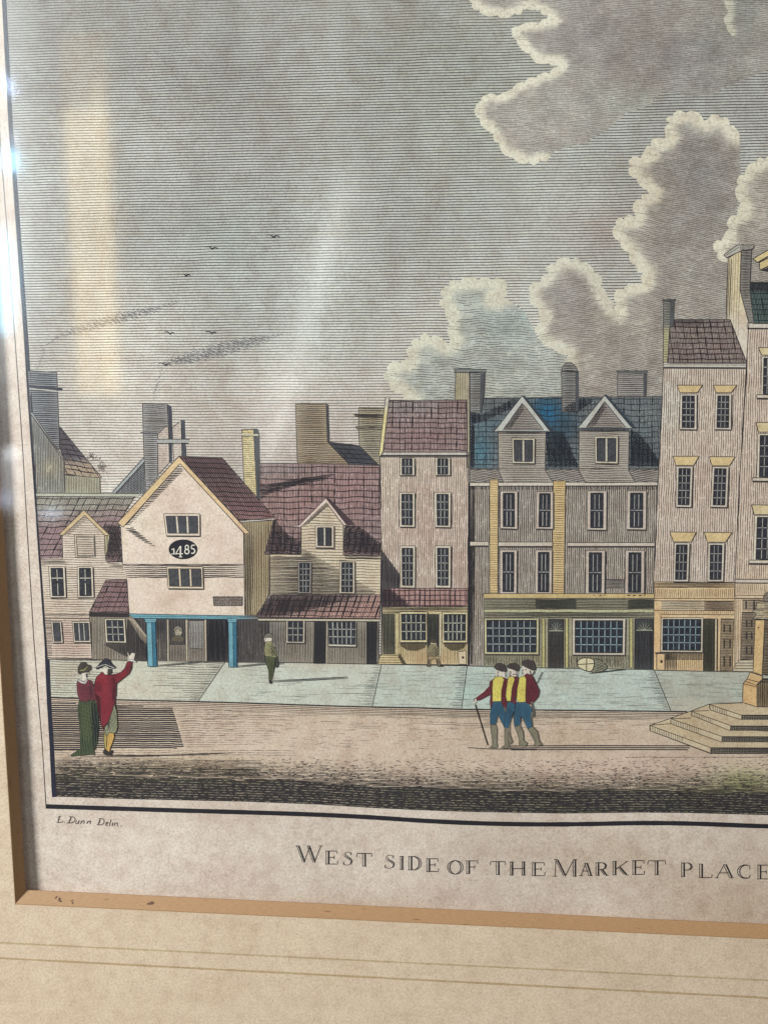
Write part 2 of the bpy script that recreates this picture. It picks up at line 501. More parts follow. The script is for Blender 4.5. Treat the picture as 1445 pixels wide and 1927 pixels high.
nt.links.new(fr.outputs[0], ms.inputs[0]); nt.links.new(tr.outputs[0], ms.inputs[1]); nt.links.new(gl.outputs[0], ms.inputs[2])
nt.links.new(ms.outputs[0], out.inputs[0])
ga, gb = GLASS_Y, MY - 0.0003
gv = [Vector((p.x, ga, p.z)) for p in far] + [Vector((p.x, gb, p.z)) for p in far]
simple_mesh('glass_pane', gv, [[0, 1, 2, 3], [7, 6, 5, 4], [0, 4, 5, 1], [1, 5, 6, 2], [2, 6, 7, 3], [3, 7, 4, 0]], gm,
            label='clear picture glass mirroring a warm door post and pale window light')

# ================================================================== THE SHEET
BL = [(9.5, 0), (22, 240), (29, 330), (34, 400), (51, 640), (57, 740), (64, 840), (75, 1000), (89, 1200), (94.5, 1330), (99, 1400), (103.5, 1499)]
def left_edge(y):
    if y <= 0: return 9.5 + y * .052
    for (x0, y0), (x1, y1) in zip(BL, BL[1:]):
        if y <= y1: return x0 + (x1 - x0) * (y - y0) / (y1 - y0)
    return 103.5
BOT = [(103.5, 1499), (250, 1504), (460, 1508.5), (600, 1514), (700, 1520.5), (800, 1525), (890, 1528), (1061, 1531), (1200, 1529), (1300, 1530), (1445, 1534), (1640, 1538)]
def bot_edge(x):
    for (x0, y0), (x1, y1) in zip(BOT, BOT[1:]):
        if x <= x1: return y0 + (y1 - y0) * (x - x0) / (x1 - x0)
    return 1538
XR, YT = 1640, -215
def blob(x, y, cx, cy, rx, ry):
    return math.exp(-(((x - cx) / rx) ** 2 + ((y - cy) / ry) ** 2))
def mixc(c, blobs, x, y):
    for (d, cx, cy, rx, ry, k) in blobs:
        c = lerp(c, d, min(1, k * blob(x, y, cx, cy, rx, ry)))
    return c

sh = D(0)
def sheet_col(x, y):
    return mixc((217, 201, 191), [((200, 176, 156), 1380, 1680, 240, 90, .8), ((226, 210, 200), 260, 1600, 200, 60, .6),
        ((190, 165, 145), 980, 1600, 160, 60, .35), ((190, 166, 146), 700, 1700, 300, 26, .5), ((204, 176, 164), 430, 1650, 90, 30, .45), ((196, 170, 160), 860, 1690, 70, 30, .4), ((188, 164, 140), 1150, 1600, 90, 40, .4), ((180, 156, 130), 1380, 1715, 120, 40, .4), ((206, 186, 172), 640, 1590, 80, 30, .5)], x, y)
sh.fill([(-75, -240), (1700, -270), (1690, 1772), (22, 1706)], sheet_col, g=13)
sheet = sh.build('print_sheet', root, 'foxed pinkish paper sheet of the engraving')

b = D(1)
inner = [(left_edge(y) - 1, y) for y in range(YT, 1500, 20)] + [(103, 1500)]
b.stroke(inner, lambda t: 8.5 + .6 * noise.noise(Vector((t * 40, 0, 0))), (42, 43, 60), dl=2)
thin = [(-22, YT), (-10, 60), (2, 280), (12.5, 410), (29, 640), (36, 740), (43, 840), (52, 1000), (64, 1200), (74, 1330), (80, 1400), (87.5, 1521)]
b.stroke(thin, 1.5, (72, 62, 62), dl=2)
TH = [(86.5, 1517.5), (200, 1521), (330, 1525), (460, 1528.5), (600, 1533), (700, 1538), (800, 1545), (900, 1549.5), (1000, 1551.5), (1100, 1551), (1200, 1548.5), (1300, 1549.5), (1400, 1553.6), (1445, 1555), (1640, 1560)]
b.stroke(smooth(TH, 2), lambda t: 8.4 + .9 * noise.noise(Vector((t * 60, 3, 0))), (40, 38, 46), dl=2.2)
b.build('border_line', sheet, 'double black ruled border')

# ---- sky ----
SKYB = 1262
s = D(1.2)
skyp = [(left_edge(y), y) for y in range(YT, SKYB, 25)] + [(90, SKYB), (XR, SKYB), (XR, YT)]
def sky_col(x, y):
    t = max(0, min(1, (y + 50) / 420))
    c = lerp((160, 160, 157), (196, 197, 194), t)
    t2 = max(0, min(1, (y - 420) / 420))
    c = lerp(c, (222, 215, 207), t2)
    k = 1 + .10 * noise.noise(Vector((x * .006, y * .006, 1))) + .06 * noise.noise(Vector((x * .02, y * .02, 7)))
    c = tuple(v * k for v in c)
    return mixc(c, [((170, 186, 188), 420, 480, 110, 140, .4), ((198, 182, 176), 300, 880, 120, 60, .4), ((196, 176, 172), 560, 840, 260, 130, .5), ((152, 172, 172), 600, 600, 120, 90, .25), ((208, 212, 205), 620, 470, 70, 200, .35),
        ((176, 186, 168), 900, 180, 200, 200, .3), ((190, 160, 150), 1130, 430, 110, 60, .4), ((166, 164, 160), 520, 250, 200, 120, .45), ((205, 208, 203), 1030, 400, 110, 160, .4),
        ((205, 208, 203), 620, 120, 60, 200, .25)], x, y)
s.fill(skyp, sky_col, g=12)
def vps(x, y): return (y - 830) / 26700.0
s.hatch(skyp, 0, 5.15, 1.72, (74, 72, 78), raw=True, var=.06, wob=.45, jit=.035, slope=lambda u, v: (u - 722) * vps(u, v), step=10, taper=0,
        fall=lambda x, y: (.92 if y > 120 else .62 + .3 * max(0, y) / 120) * (1 - .33 * max(0, min(1, (y - 520) / 380))) * (1.0 + .25 * math.exp(-((x - 480) / 340) ** 2)) , wl=.02)
# faint drifting smoke drawn into the sky with short slanted cuts
def wisps(path, half, dens, ang, ln, w=1.2):
    r = resample(path, 1.0); n = len(r); step_ = max(1, int(4 / dens)); j = 0
    for i in range(0, n, step_):
        x, y = r[i]; t = i / n; j += 1
        h = half * math.sin(math.pi * min(1, t * .95 + .06))
        for row in (-.6, 0, .6):
            if h < 4 and row: continue
            yy = y + row * h + random.uniform(-1, 1); xx = x + row * 5 + random.uniform(-1.5, 1.5)
            a = math.radians(ang + random.uniform(-3, 3)); l = ln * (.35 + .65 * h / half) * random.uniform(.8, 1.1) * .55
            s.stroke(smooth([(xx - math.cos(a) * l, yy - math.sin(a) * l), (xx, yy + .8), (xx + math.cos(a) * l, yy + math.sin(a) * l)]), w, (114, 112, 118), taper=.95, dl=.95 + .05 * (j % 3))
wisps([(312, 684), (380, 668), (450, 648), (530, 628)], 11, .8, 17, 26, .9)
wisps([(105, 634), (180, 610), (250, 592), (335, 568)], 8, .6, 17, 22, .85)
wisps([(290, 752), (296, 720), (305, 690)], 4, .9, -28, 9, .8)
wisps([(72, 692), (84, 650), (110, 634)], 4, .8, -20, 8, 1)
sky = s.build('sky', root, 'ruled grey engraved sky')

def bird(x, y, k=1.0, name='bird'):
    d = D(2.2)
    d.stroke(smooth([(x - 13 * k, y - 2 * k), (x - 5 * k, y - 3.5 * k), (x, y + 1.5 * k), (x + 6 * k, y - 2 * k), (x + 12 * k, y + 1 * k)]), 2.0, (48, 46, 54), taper=.7, dl=.4)
    d.stroke([(x - 3 * k, y - 1), (x + 1, y + 2.5 * k), (x + 5 * k, y)], 3.0, (48, 46, 54), taper=.8, dl=.5)
    d.build('bird', root, 'small dark bird flying in the ruled sky')
for x, y, k in ((399, 467, 1.0), (514, 445, 1.05), (350, 518, .8), (320, 627, .85), (398, 626, .85), (311, 686, .95)): bird(x, y, k)

# ---- clouds and smoke ----
def cloud(name, label, edge, rest, L, cream, body, band=16, hang=8, pitch=3.6, w=1.1, amp=3.4, bodyblobs=(), hcol=(90, 84, 86), hfall=None, seed=0, wave=1.2, alpha_soft=None):
    """edge = the scalloped lit outline, rest closes the shape"""
    e = lobes(edge, amp, seed)
    poly = e + rest
    E = np.array(resample(edge, 4))
    dcache = lambda x, y: math.sqrt(float(np.min((E[:, 0] - x) ** 2 + (E[:, 1] - y) ** 2)))
    def cf(x, y):
        dd = dcache(x, y) + 7 * noise.noise(Vector((x * .06, y * .06, seed))) + 4 * noise.noise(Vector((x * .2, y * .2, seed)))
        t = max(0, min(1, (dd - band * .50) / (band * .55))); t = t * t * (3 - 2 * t)
        k = 1 + .13 * noise.noise(Vector((x * .022, y * .03, seed + 1))) + .06 * noise.noise(Vector((x * .07, y * .07, seed)))
        b_ = tuple(v * k for v in mixc(body, bodyblobs, x, y))
        return lerp(cream, b_, t)
    d = D(L)
    d.fill(poly, cf, g=5.5)
    def fl(x, y):
        dd = dcache(x, y) + 6 * noise.noise(Vector((x * .05, y * .09, seed + 2)))
        t = max(0, min(1, (dd - band * .62) / (band * .7)))
        return t * (hfall(x, y) if hfall else 1)
    d.hatch(poly, hang, pitch, w, hcol, raw=True, wob=wave, brk=34, jit=.12, fall=fl, step=7, wl=.03)
    # small curls on the cream rim
    for _ in range(int(len(E) * .55)):
        x, y = E[random.randrange(len(E))]
        x += random.uniform(-band, band) * .8; y += random.uniform(-band, band) * .8
        if inside(poly, np.array([x]), np.array([y]))[0]:
            l = random.uniform(2, 5); d.stroke([(x - l, y + random.uniform(-1, 1)), (x, y - 1), (x + l, y + random.uniform(-1, 1.5))], .7, (140, 132, 120), taper=.7, dl=1.1)
    return d.build(name, root, label)

GREYM = (170, 164, 159)
top_edge = Z7 and Z(Z7, [(310, -420), (330, -200), (350, 0), (385, 42), (440, 60), (520, 58), (580, 22), (655, 66), (600, 85), (512, 95), (515, 140), (560, 190), (610, 232), (685, 236), (655, 262), (600, 278), (520, 312), (490, 345), (410, 347), (377, 390), (385, 440), (440, 488), (460, 530), (500, 575), (570, 600), (635, 585)])
cloud('cloud', 'large dark cloud with a cream rim at the top', top_edge,
      Z(Z7, [(665, 552), (780, 520), (850, 478), (930, 412), (1010, 385), (1060, 330), (1150, 350), (1240, 345), (1330, 300), (1445, 255), (1820, 240), (1820, -420)]),
      1.9, (220, 215, 197), GREYM, band=20, hang=4, pitch=3.3, amp=-5,
      bodyblobs=[((136, 134, 138), 1300, 110, 110, 55, .55), ((134, 128, 128), 1060, 60, 130, 60, .5), ((150, 156, 148), 1360, 60, 60, 60, .5), ((178, 176, 166), 1010, 200, 70, 40, .3), ((178, 172, 166), 1010, 270, 90, 40, .5), ((136, 134, 140), 1330, 160, 60, 26, .4), ((176, 178, 170), 1180, 190, 120, 26, .8), ((176, 178, 170), 1400, 140, 90, 26, .6)], seed=3, hcol=(104, 98, 100), hfall=lambda x, y: 1 - .8 * max(0, min(1, (y - (290 - .33 * max(0, x - 1050)) + 30) / 60)) * (x > 1080))
cloud('cloud', 'small cream cloud edge at the top right', Z(Z7, [(1290, -300), (1285, 0), (1300, 50), (1280, 75), (1310, 130)]),
      Z(Z7, [(1380, 120), (1420, 20), (1820, -20), (1820, -300)]), 2.3, (206, 204, 186), (150, 150, 146), band=15, hang=2, pitch=3.6, amp=-3, seed=5)
# smoke bank on the right
e1 = Z(Z7, [(890, 1150), (885, 1085), (900, 1050), (985, 1035), (990, 1000), (950, 960), (940, 930), (905, 890), (878, 850), (890, 800), (960, 790), (955, 755), (975, 722), (1018, 705), (965, 660), (935, 620), (942, 580), (1000, 565), (1005, 522), (1075, 505), (1072, 450), (1100, 410), (1170, 408), (1225, 445), (1250, 420), (1300, 440), (1335, 490)])
cloud('smoke', 'tall bank of pinkish grey smoke behind the tall houses', e1,
      Z(Z7, [(1340, 560), (1345, 650), (1330, 760), (1300, 860), (1420, 960), (1420, 1180), (1080, 1180), (1075, 1480), (885, 1480)]),
      2.1, (224, 217, 198), (172, 165, 158), band=27, hang=11, pitch=3.4, amp=8,
      bodyblobs=[((128, 126, 128), 1320, 330, 60, 90, .55), ((176, 164, 156), 1200, 640, 70, 60, .7), ((150, 143, 140), 1290, 440, 60, 60, .4)], seed=8)
e2 = Z(Z7, [(1290, 960), (1250, 925), (1253, 880), (1295, 865), (1298, 800), (1350, 768), (1325, 705), (1335, 650), (1370, 620), (1390, 592), (1445, 575), (1500, 540)])
cloud('smoke', 'smoke puff rising at the right edge above the large chimney', e2, Z(Z7, [(1640, 560), (1640, 1080), (1330, 1080)]),
      2.5, (222, 216, 196), (174, 166, 158), band=26, hang=10, pitch=3.5, amp=7, seed=11)
e3 = Z(Z7, [(720, 1330), (705, 1290), (640, 1268), (602, 1230), (602, 1180), (625, 1158), (572, 1092), (575, 1040), (640, 1012), (640, 970), (700, 943), (760, 950), (830, 1002), (838, 1050), (862, 1090), (884, 1132)])
cloud('smoke', 'rounded puff of brown grey smoke above the blue roof', e3, Z(Z7, [(905, 1200), (905, 1460), (735, 1460)]),
      2.7, (212, 208, 192), (170, 161, 154), band=24, hang=-8, pitch=3.4, amp=7, seed=14,
      bodyblobs=[((132, 126, 126), 1070, 560, 40, 60, .6), ((176, 166, 158), 1120, 660, 60, 60, .5)])
e4 = Z(Z7, [(150, 1470), (100, 1432), (60, 1402), (48, 1352), (80, 1325), (135, 1316), (134, 1262), (180, 1226), (230, 1228), (275, 1258), (292, 1240), (275, 1200), (284, 1150), (250, 1110), (256, 1078), (275, 1036), (330, 1020), (440, 1016), (494, 1036), (492, 1078), (440, 1092)])
cloud('smoke', 'low cream smoke with a blue grey hollow above the pink house', e4, Z(Z7, [(500, 1096), (560, 1140), (600, 1230), (650, 1275), (715, 1300), (725, 1470)]),
      2.4, (214, 212, 194), (178, 182, 176), band=26, hang=1, pitch=4.6, w=1.25, amp=8, seed=17, wave=2.2,
      bodyblobs=[((150, 170, 176), 960, 600, 60, 50, .5)], hcol=(78, 80, 88))

# ================================================================== GROUND
g = D(2.0)
kerb = [(91, 1312), (220, 1316.5), (372, 1320), (460, 1322.5), (620, 1328), (700, 1330), (800, 1332), (868, 1334.5), (1100, 1336.5), (1262, 1338.5), (1445, 1341), (1640, 1344)]
def kerb_y(x):
    for (x0, y0), (x1, y1) in zip(kerb, kerb[1:]):
        if x <= x1: return y0 + (y1 - y0) * (x - x0) / (x1 - x0)
    return 1344
roadp = kerb + [(XR, bot_edge(XR))] + BOT[::-1] + [(98, 1400), (94, 1330)]
def road_col(x, y):
    d_ = bot_edge(x) - y
    c = (207, 184, 164)
    c = mixc(c, [((216, 194, 178), 560, 1400, 260, 40, .6), ((196, 166, 142), 1060, 1390, 120, 20, .5), ((205, 172, 160), 1150, 1450, 160, 30, .5),
                 ((150, 158, 92), 1400, 1475, 60, 26, .75), ((158, 160, 108), 1300, 1500, 140, 16, .6), ((160, 138, 104), 330, 1440, 160, 16, .5), ((190, 176, 150), 900, 1345, 300, 8, .5)], x, y)
    return c
g.fill(roadp, road_col, g=9)
road = D(2.0)
def edge_noise(x): return 7 * noise.noise(Vector((x * .012, 0, 1))) + 4 * noise.noise(Vector((x * .05, 0, 4)))
for _ in range(520):
    x = random.uniform(340, 1560); y = kerb_y(x) + 14 + 66 * random.random() ** .8; l = random.uniform(4, 22)
    if 1180 < x: y = max(y, 1425)
    g.stroke([(x, y), (x + l * .5, y + random.uniform(-.8, .8)), (x + l, y + random.uniform(-.6, .6))], random.uniform(.5, .9), (140, 122, 112), taper=.8, dl=.42)
# long horizontal engraved lines of the kerb shade
for k in range(5):
    off = 3.3 * k + 1
    for a, b_ in ((93, 1300),):
        pts = [(x, kerb_y(x) + off + .5 * noise.noise(Vector((x * .03, k, 0)))) for x in range(a, b_, 9)]
        g.stroke(pts, (1.6, 1.4, 1.2, 1.0, .7)[k], (56, 52, 56), dl=.4, taper=0)
for k in range(9):
    y = 13 + k * 3.4
    for _ in range(9 - k // 2):
        x = random.uniform(330, 1210); l = random.uniform(20, 150) * (1 - k * .06)
        pts = [(u, kerb_y(u) + y + .7 * noise.noise(Vector((u * .03, k, 3)))) for u in np.arange(x, min(x + l, 1290), 9)]
        if len(pts) > 1: g.stroke(pts, .9, (112, 100, 94), dl=.45, taper=.8)
# square of shadow at the left
g.hatch([(94, 1322), (325, 1331), (348, 1407), (97, 1411)], 0, 3.9, 2.5, (52, 50, 56), wob=.6, jit=.08, slope=lambda u, v: (u - 722) * .006, taper=0)
g.hatch([(327, 1334), (560, 1340), (620, 1395), (350, 1408)], .3, 4.3, 1.1, (104, 92, 88), wob=.8, brk=40, fall=lambda x, y: max(0, 1 - (x - 330) / 240))
g.hatch([(97, 1411), (560, 1411), (560, 1424), (97, 1424)], .2, 4.2, .9, (110, 96, 90), wob=.8, brk=22)
# scattered dashes, then the dark hatched foreground
for _ in range(2600):
    x = random.uniform(108, XR - 8); y0 = 1412 + 14 * random.random()
    lim = bot_edge(x) - 58 + edge_noise(x)
    y = y0 + (lim - y0 + 12) * (random.random() ** .7)
    if x > 940 and y < 1422: continue
    if y < 1430 and random.random() < .55: continue
    l = random.uniform(3, 9); t = (y - 1405) / 60
    g.stroke([(x, y), (x + l * .5, y + random.uniform(-1, 1)), (x + l, y + random.uniform(-.8, .8))], random.uniform(.7, 1.1) + .5 * max(0, t), (98, 84, 80), taper=.7, dl=.4)
def fg(x, y):
    d_ = bot_edge(x) - y
    top = 84 + edge_noise(x) + 2.5 * noise.noise(Vector((x * .11, y * .1, 2)))
    if x < 480: top += 10
    return max(0, min(1, (top - d_) / 40))
darkp = [(left_edge(1420) + 1, 1424), (500, 1430), (760, 1440), (1000, 1448), (XR, 1448), (XR, 1534)] + [(x, y - 3) for x, y in BOT[::-1]]
g.hatch(darkp, .6, 2.6, 2.1, (54, 50, 52), raw=True, wob=.5, brk=70, jit=.1, fall=lambda x, y: max(.0, fg(x, y)) ** 1.1, dl=.5, taper=.5, slope=None, step=7)
def dark_top(x): return bot_edge(x) - 46 + .7 * edge_noise(x)
drk = [(x, dark_top(x) + 4) for x in range(104, XR, 14)] + [(XR - 2, bot_edge(XR) - 1)] + [(x, y) for x, y in BOT[::-1]]
g.fill(drk, (56, 52, 55), dl=.62, g=10)
for y_, n_ in ((0, 1300), (1, 2200)):
    for _ in range(n_):
        x = random.uniform(106, XR - 8); d_ = random.uniform(1, 46)
        y = bot_edge(x) - d_; k = int(d_ / 4.6); y = bot_edge(x) - (k * 4.6 + 2.2) + random.uniform(-.6, .6)
        if y < dark_top(x) + 5: continue
        l = random.uniform(3, 8)
        cc = (196, 182, 158) if x < 700 or random.random() < .5 else (150, 152, 108)
        g.stroke([(x, y), (x + l, y + random.uniform(-.6, .8))], random.uniform(.8, 1.4), lerp(cc, (120, 108, 98), random.random() * .7), taper=.6, dl=.9)
g.hatch([(104, 1440), (XR, 1452), (XR, 1500), (104, 1470)], .6, 3.6, 1.2, (104, 96, 66), wob=1, brk=20, fall=lambda x, y: fg(x, y) if (x > 850 or x < 500) else 0, dl=.7)
road_o = g.build('road', root, 'pinkish road with dark stippled foreground')

# ---- pavement slabs ----
FT = [(89, 1241), (246, 1242), (420, 1246), (560, 1247), (712, 1250), (880, 1253), (1030, 1257), (1229, 1260), (1320, 1263), (1445, 1265), (1640, 1268)]
def foot_y(x):
    for (x0, y0), (x1, y1) in zip(FT, FT[1:]):
        if x <= x1: return y0 + (y1 - y0) * (x - x0) / (x1 - x0)
    return 1268
def band(xa_top, xb_top, xa_bot, xb_bot):
    top = [(x, foot_y(x)) for x in np.linspace(xa_top, xb_top, 8)]
    bot = [(x, kerb_y(x)) for x in np.linspace(xb_bot, xa_bot, 8)]
    return top + bot
p = D(2.3)
slabs = [(89, 424, 91, 373, (196, 194, 180)), (424, 718, 373, 700, (196, 202, 192)), (718, 879, 700, 868, (188, 198, 190)),
         (879, 1230, 868, 1262, (186, 200, 194)), (1230, XR, 1262, XR, (182, 188, 178))]
for a, b_, c_, d_, cc in slabs:
    def sf(x, y, cc=cc): return mixc(cc, [((200, 186, 168), 130, 1262, 60, 18, .7), ((206, 196, 178), 1290, 1330, 40, 12, .6), ((206, 194, 180), 620, 1252, 120, 6, .5), ((160, 196, 190), 885, 1300, 30, 30, .5), ((200, 192, 176), 240, 1300, 60, 20, .5)], x, y)
    poly = band(a, b_, c_, d_)
    p.fill(poly, sf, g=9)
    p.stroke([(b_, foot_y(b_)), (d_, kerb_y(d_))], 1.6, (74, 74, 74), dl=.5)
    # short ticks along each joint
    for k in range(26):
        t = k / 26; x = b_ + (d_ - b_) * t; y = foot_y(b_) + (kerb_y(d_) - foot_y(b_)) * t
        l = random.uniform(8, 22) * (1.1 if b_ < 1000 else 1)
        if b_ < XR: p.stroke([(x, y), (x - l, y - .5)], 1.0, (92, 92, 90), taper=.5, dl=.6)
p.hatch(band(89, 424, 91, 373), 1.2, 4.4, 1.0, (112, 112, 104), wob=.5, brk=60, fall=lambda x, y: 1.1 if x < 205 or x > 330 else (.0 if 210 < x < 310 else .5))
for _ in range(230):
    x = random.uniform(430, 1420); y = random.uniform(foot_y(x) + 6, kerb_y(x) - 4); l = random.uniform(10, 60)
    if x < 700 and y < 1285 and random.random() < .6: continue
    p.stroke([(x, y), (x + l / 2, y + .8), (x + l, y + random.uniform(-.5, 1.2))], .75, (124, 132, 126), taper=.8, dl=.5)
p.stroke([(x, foot_y(x)) for x in range(90, 1400, 12)], 1.7, (66, 62, 62), dl=.7)
p.stroke([(x, kerb_y(x)) for x in range(92, 1300, 12)], 1.9, (56, 54, 58), dl=.72)
# ink shadows on the paving
def gshadow(pts, w, n=3):
    for k in range(n):
        p.stroke([(x, y + (k - n / 2) * w / n * 1.1 + .4 * noise.noise(Vector((x * .05, k, 2)))) for x, y in resample(pts, 12)], w / n * .9, (70, 70, 72), dl=.74 + .02 * k, taper=.4)
gshadow([(296, 1254), (340, 1250), (392, 1245.5)], 4)
gshadow([(446, 1255.5), (490, 1251), (536, 1249)], 4)
gshadow([(514, 1283), (560, 1281), (655, 1276)], 4.4)
pave = p.build('pavement', root, 'pale green paved footway in large slabs')

gs = D(3.0)
for k in range(3):
    y = 1403 + k * 3.6
    gs.stroke([(955 + 3 * k, y + 1), (1100, y), (1302 - 4 * k, y + .6)], 2.0, (56, 53, 58), dl=.4)
gs.stroke([(880, 1407), (925, 1409.5), (1010, 1410)], 1.6, dl=.6)
gs.build('drawn_shadow', road_o, 'long shadow of the three men')
gs = D(3.0)
gs.stroke([(185, 1421), (260, 1422), (330, 1421), (438, 1417)], 2.6, (66, 60, 60), taper=.8, dl=.6)
gs.stroke([(150, 1423), (230, 1424), (300, 1423)], 1.6, (66, 60, 60), taper=.8, dl=.64)
gs.build('drawn_shadow', road_o, 'thin shadow of the couple')

# ================================================================== helpers for drawn houses
FR = (212, 200, 182)
def window(parent, q, cols=1, rows=1, frame=FR, pane=(48, 49, 58), munt=(176, 174, 170), L=11, ins=(.12, .08), shade=True, bot=None, mw=1.3, hat=True, label=None, name='window', vsplit=None):
    d = D(L)
    wpx = math.hypot(q[1][0] - q[0][0], q[1][1] - q[0][1]); hpx = math.hypot(q[3][0] - q[0][0], q[3][1] - q[0][1])
    d.fill(q, frame)
    iu, iv = ins
    iq = subq(q, iu, iv, 1 - iu, 1 - (iv if bot is None else bot))
    d.fill(iq, lambda x, y: lerp(pane, (70, 74, 84), .5 + .9 * noise.noise(Vector((x * .2, y * .2, 4)))), dl=.2, g=5)
    if hat: d.hatch(iq, 90, 2.6, .9, (30, 29, 36), wob=.2, brk=14, dl=.3)
    for i in range(1, cols):
        u = i / cols
        a, b_ = quad_pt(iq, u, 0), quad_pt(iq, u, 1)
        if mw > 2 or rows == 1: d.stroke([a, b_], mw, munt, dl=.42)
        else:
            for j in range(rows):
                d.stroke([quad_pt(iq, u, (j + .10) / rows), quad_pt(iq, u, (j + .93) / rows)], mw, lerp(munt, pane, random.uniform(0, .3)), dl=.42)
    for j in range(1, rows):
        v = j / rows if vsplit is None else vsplit
        for i in range(cols):
            d.stroke([quad_pt(iq, (i + .06) / cols, v), quad_pt(iq, (i + .96) / cols, v)], mw * 1.05, lerp(munt, pane, random.uniform(0, .25)), dl=.46)
    d.outline(iq, 1.2, (50, 47, 52), dl=.5)
    d.outline(q, 1.2, (86, 78, 78), dl=.54)
    if shade:
        d.stroke([(q[1][0] + 1.3, q[1][1] + 2), (q[2][0] + 1.3, q[2][1] + 1.4), (q[3][0] + 1, q[3][1] + 1.4)], 2.0, (66, 60, 62), dl=.58)
    return d.build(name, parent, label)
def part(parent, name, poly, c, L, hatches=(), ol=1.3, olc=(70, 64, 66), label=None, extra=None, g=11):
    d = D(L)
    d.fill(poly, c, g=g)
    for h in hatches:
        pl = h.get('poly', poly)
        kw = {k: v for k, v in h.items() if k != 'poly'}
        d.hatch(pl, **kw)
    if ol: d.outline(poly, ol, olc, dl=.95)
    if extra: extra(d)
    return d.build(name, parent, label)
def V_(pitch=3.9, w=1.3, c=(92, 80, 78), ang=90, **k): return dict(ang=ang, pitch=pitch, w=w, c=c, **{'wob': .45, 'brk': 150, **k})
def H_(pitch=4.2, w=1.3, c=(84, 78, 78), ang=0, **k): return dict(ang=ang, pitch=pitch, w=w, c=c, **{'wob': .5, 'brk': 0, **k})
def roof_h(row=10.4, colp=12.5, slant=97, c=(60, 48, 56), fine=2.75, fw=1.25, rowang=0.3, fc=None):
    return (dict(ang=slant, pitch=fine, w=fw * .88, c=fc or lerp(c, (150, 120, 120), .22), wob=.3, brk=26),
            dict(ang=slant, pitch=colp, w=1.9, c=c, wob=.5, brk=18, jit=.2, taper=.6),
            dict(ang=rowang, pitch=row, w=1.7, c=c, wob=1.1, brk=0, jit=.08, taper=0))
MAUVE = (160, 126, 128)

# ================================================================== HOUSES, left to right
# ---- far-left grey house with a broad chimney ----
h = D(3.2)
gp = [(59, 777), (122, 867), (123, 929), (70, 929)]
h.fill(gp, lambda x, y: mixc((150, 150, 144), [((196, 190, 160), 95, 880, 20, 16, .8), ((120, 122, 128), 75, 820, 20, 40, .6)], x, y), g=7)
h.hatch(gp, 89, 3.1, 1.3, (86, 84, 86), wob=.2, brk=80)
h2 = [(122, 890), (189, 899), (190, 930), (122, 929)]
h.fill(h2, (172, 168, 146), dl=.1); h.hatch(h2, 89.5, 3.1, 1.1, (104, 98, 90), wob=.2, dl=.6)
h.outline(gp, 1.4, (84, 80, 82)); h.stroke([(189, 899), (190, 929)], 1.2)
houseA = h.build('house', root, 'grey gabled house with a broad chimney behind the left edge')
part(houseA, 'chimney', [(53, 697), (107.4, 701), (109, 733), (113, 845), (108, 846), (58, 778)], (132, 136, 146), 3.0,
     [H_(3.9, 2.0, (56, 58, 72), ang=1.5, wob=.9)], extra=lambda d: (d.stroke([(54, 726), (118, 733)], 5.0, (60, 62, 76), dl=1.2), d.stroke([(56, 731), (115, 737)], 1.5, (206, 204, 196), dl=1.3)))
part(houseA, 'roof', Z(Z10, [(605, 870), (1030, 1388), (660, 1360), (650, 1210), (612, 1100)]),
     lambda x, y: lerp((104, 98, 108), (184, 162, 140), max(0, min(1, (y - 862) / 14))), 3.4,
     [dict(ang=52, pitch=2.7, w=1.0, c=(74, 68, 76), brk=8), dict(ang=58, pitch=11, w=2.0, c=(64, 58, 66), brk=10), dict(ang=8, pitch=9.2, w=2.0, c=(50, 46, 54), wob=.9)], g=6)
part(houseA, 'bargeboard', Z(Z10, [(300, 725), (330, 730), (665, 1215), (650, 1222)]), (150, 152, 156), 3.6, ol=1.3)
d = D(3.7)
for (cx_, cy_) in Z(Z10, [(930, 1180), (985, 1200), (1010, 1270), (1055, 1275), (1020, 1310), (905, 1170)]):
    for k in range(16):
        a0 = random.uniform(0, 6.28); r = random.uniform(1, 2.4); bx, by = cx_, cy_
        cx_ += random.gauss(0, 3.6); cy_ += random.gauss(0, 3.2)
        d.stroke([(cx_ + r * math.cos(a0 + t * .7), cy_ + r * .8 * math.sin(a0 + t * .7)) for t in range(5)], .9, (104, 100, 98), taper=.6, step=3)
        cx_, cy_ = bx, by
d.build('foliage', houseA, 'curly leaves behind the grey roof')

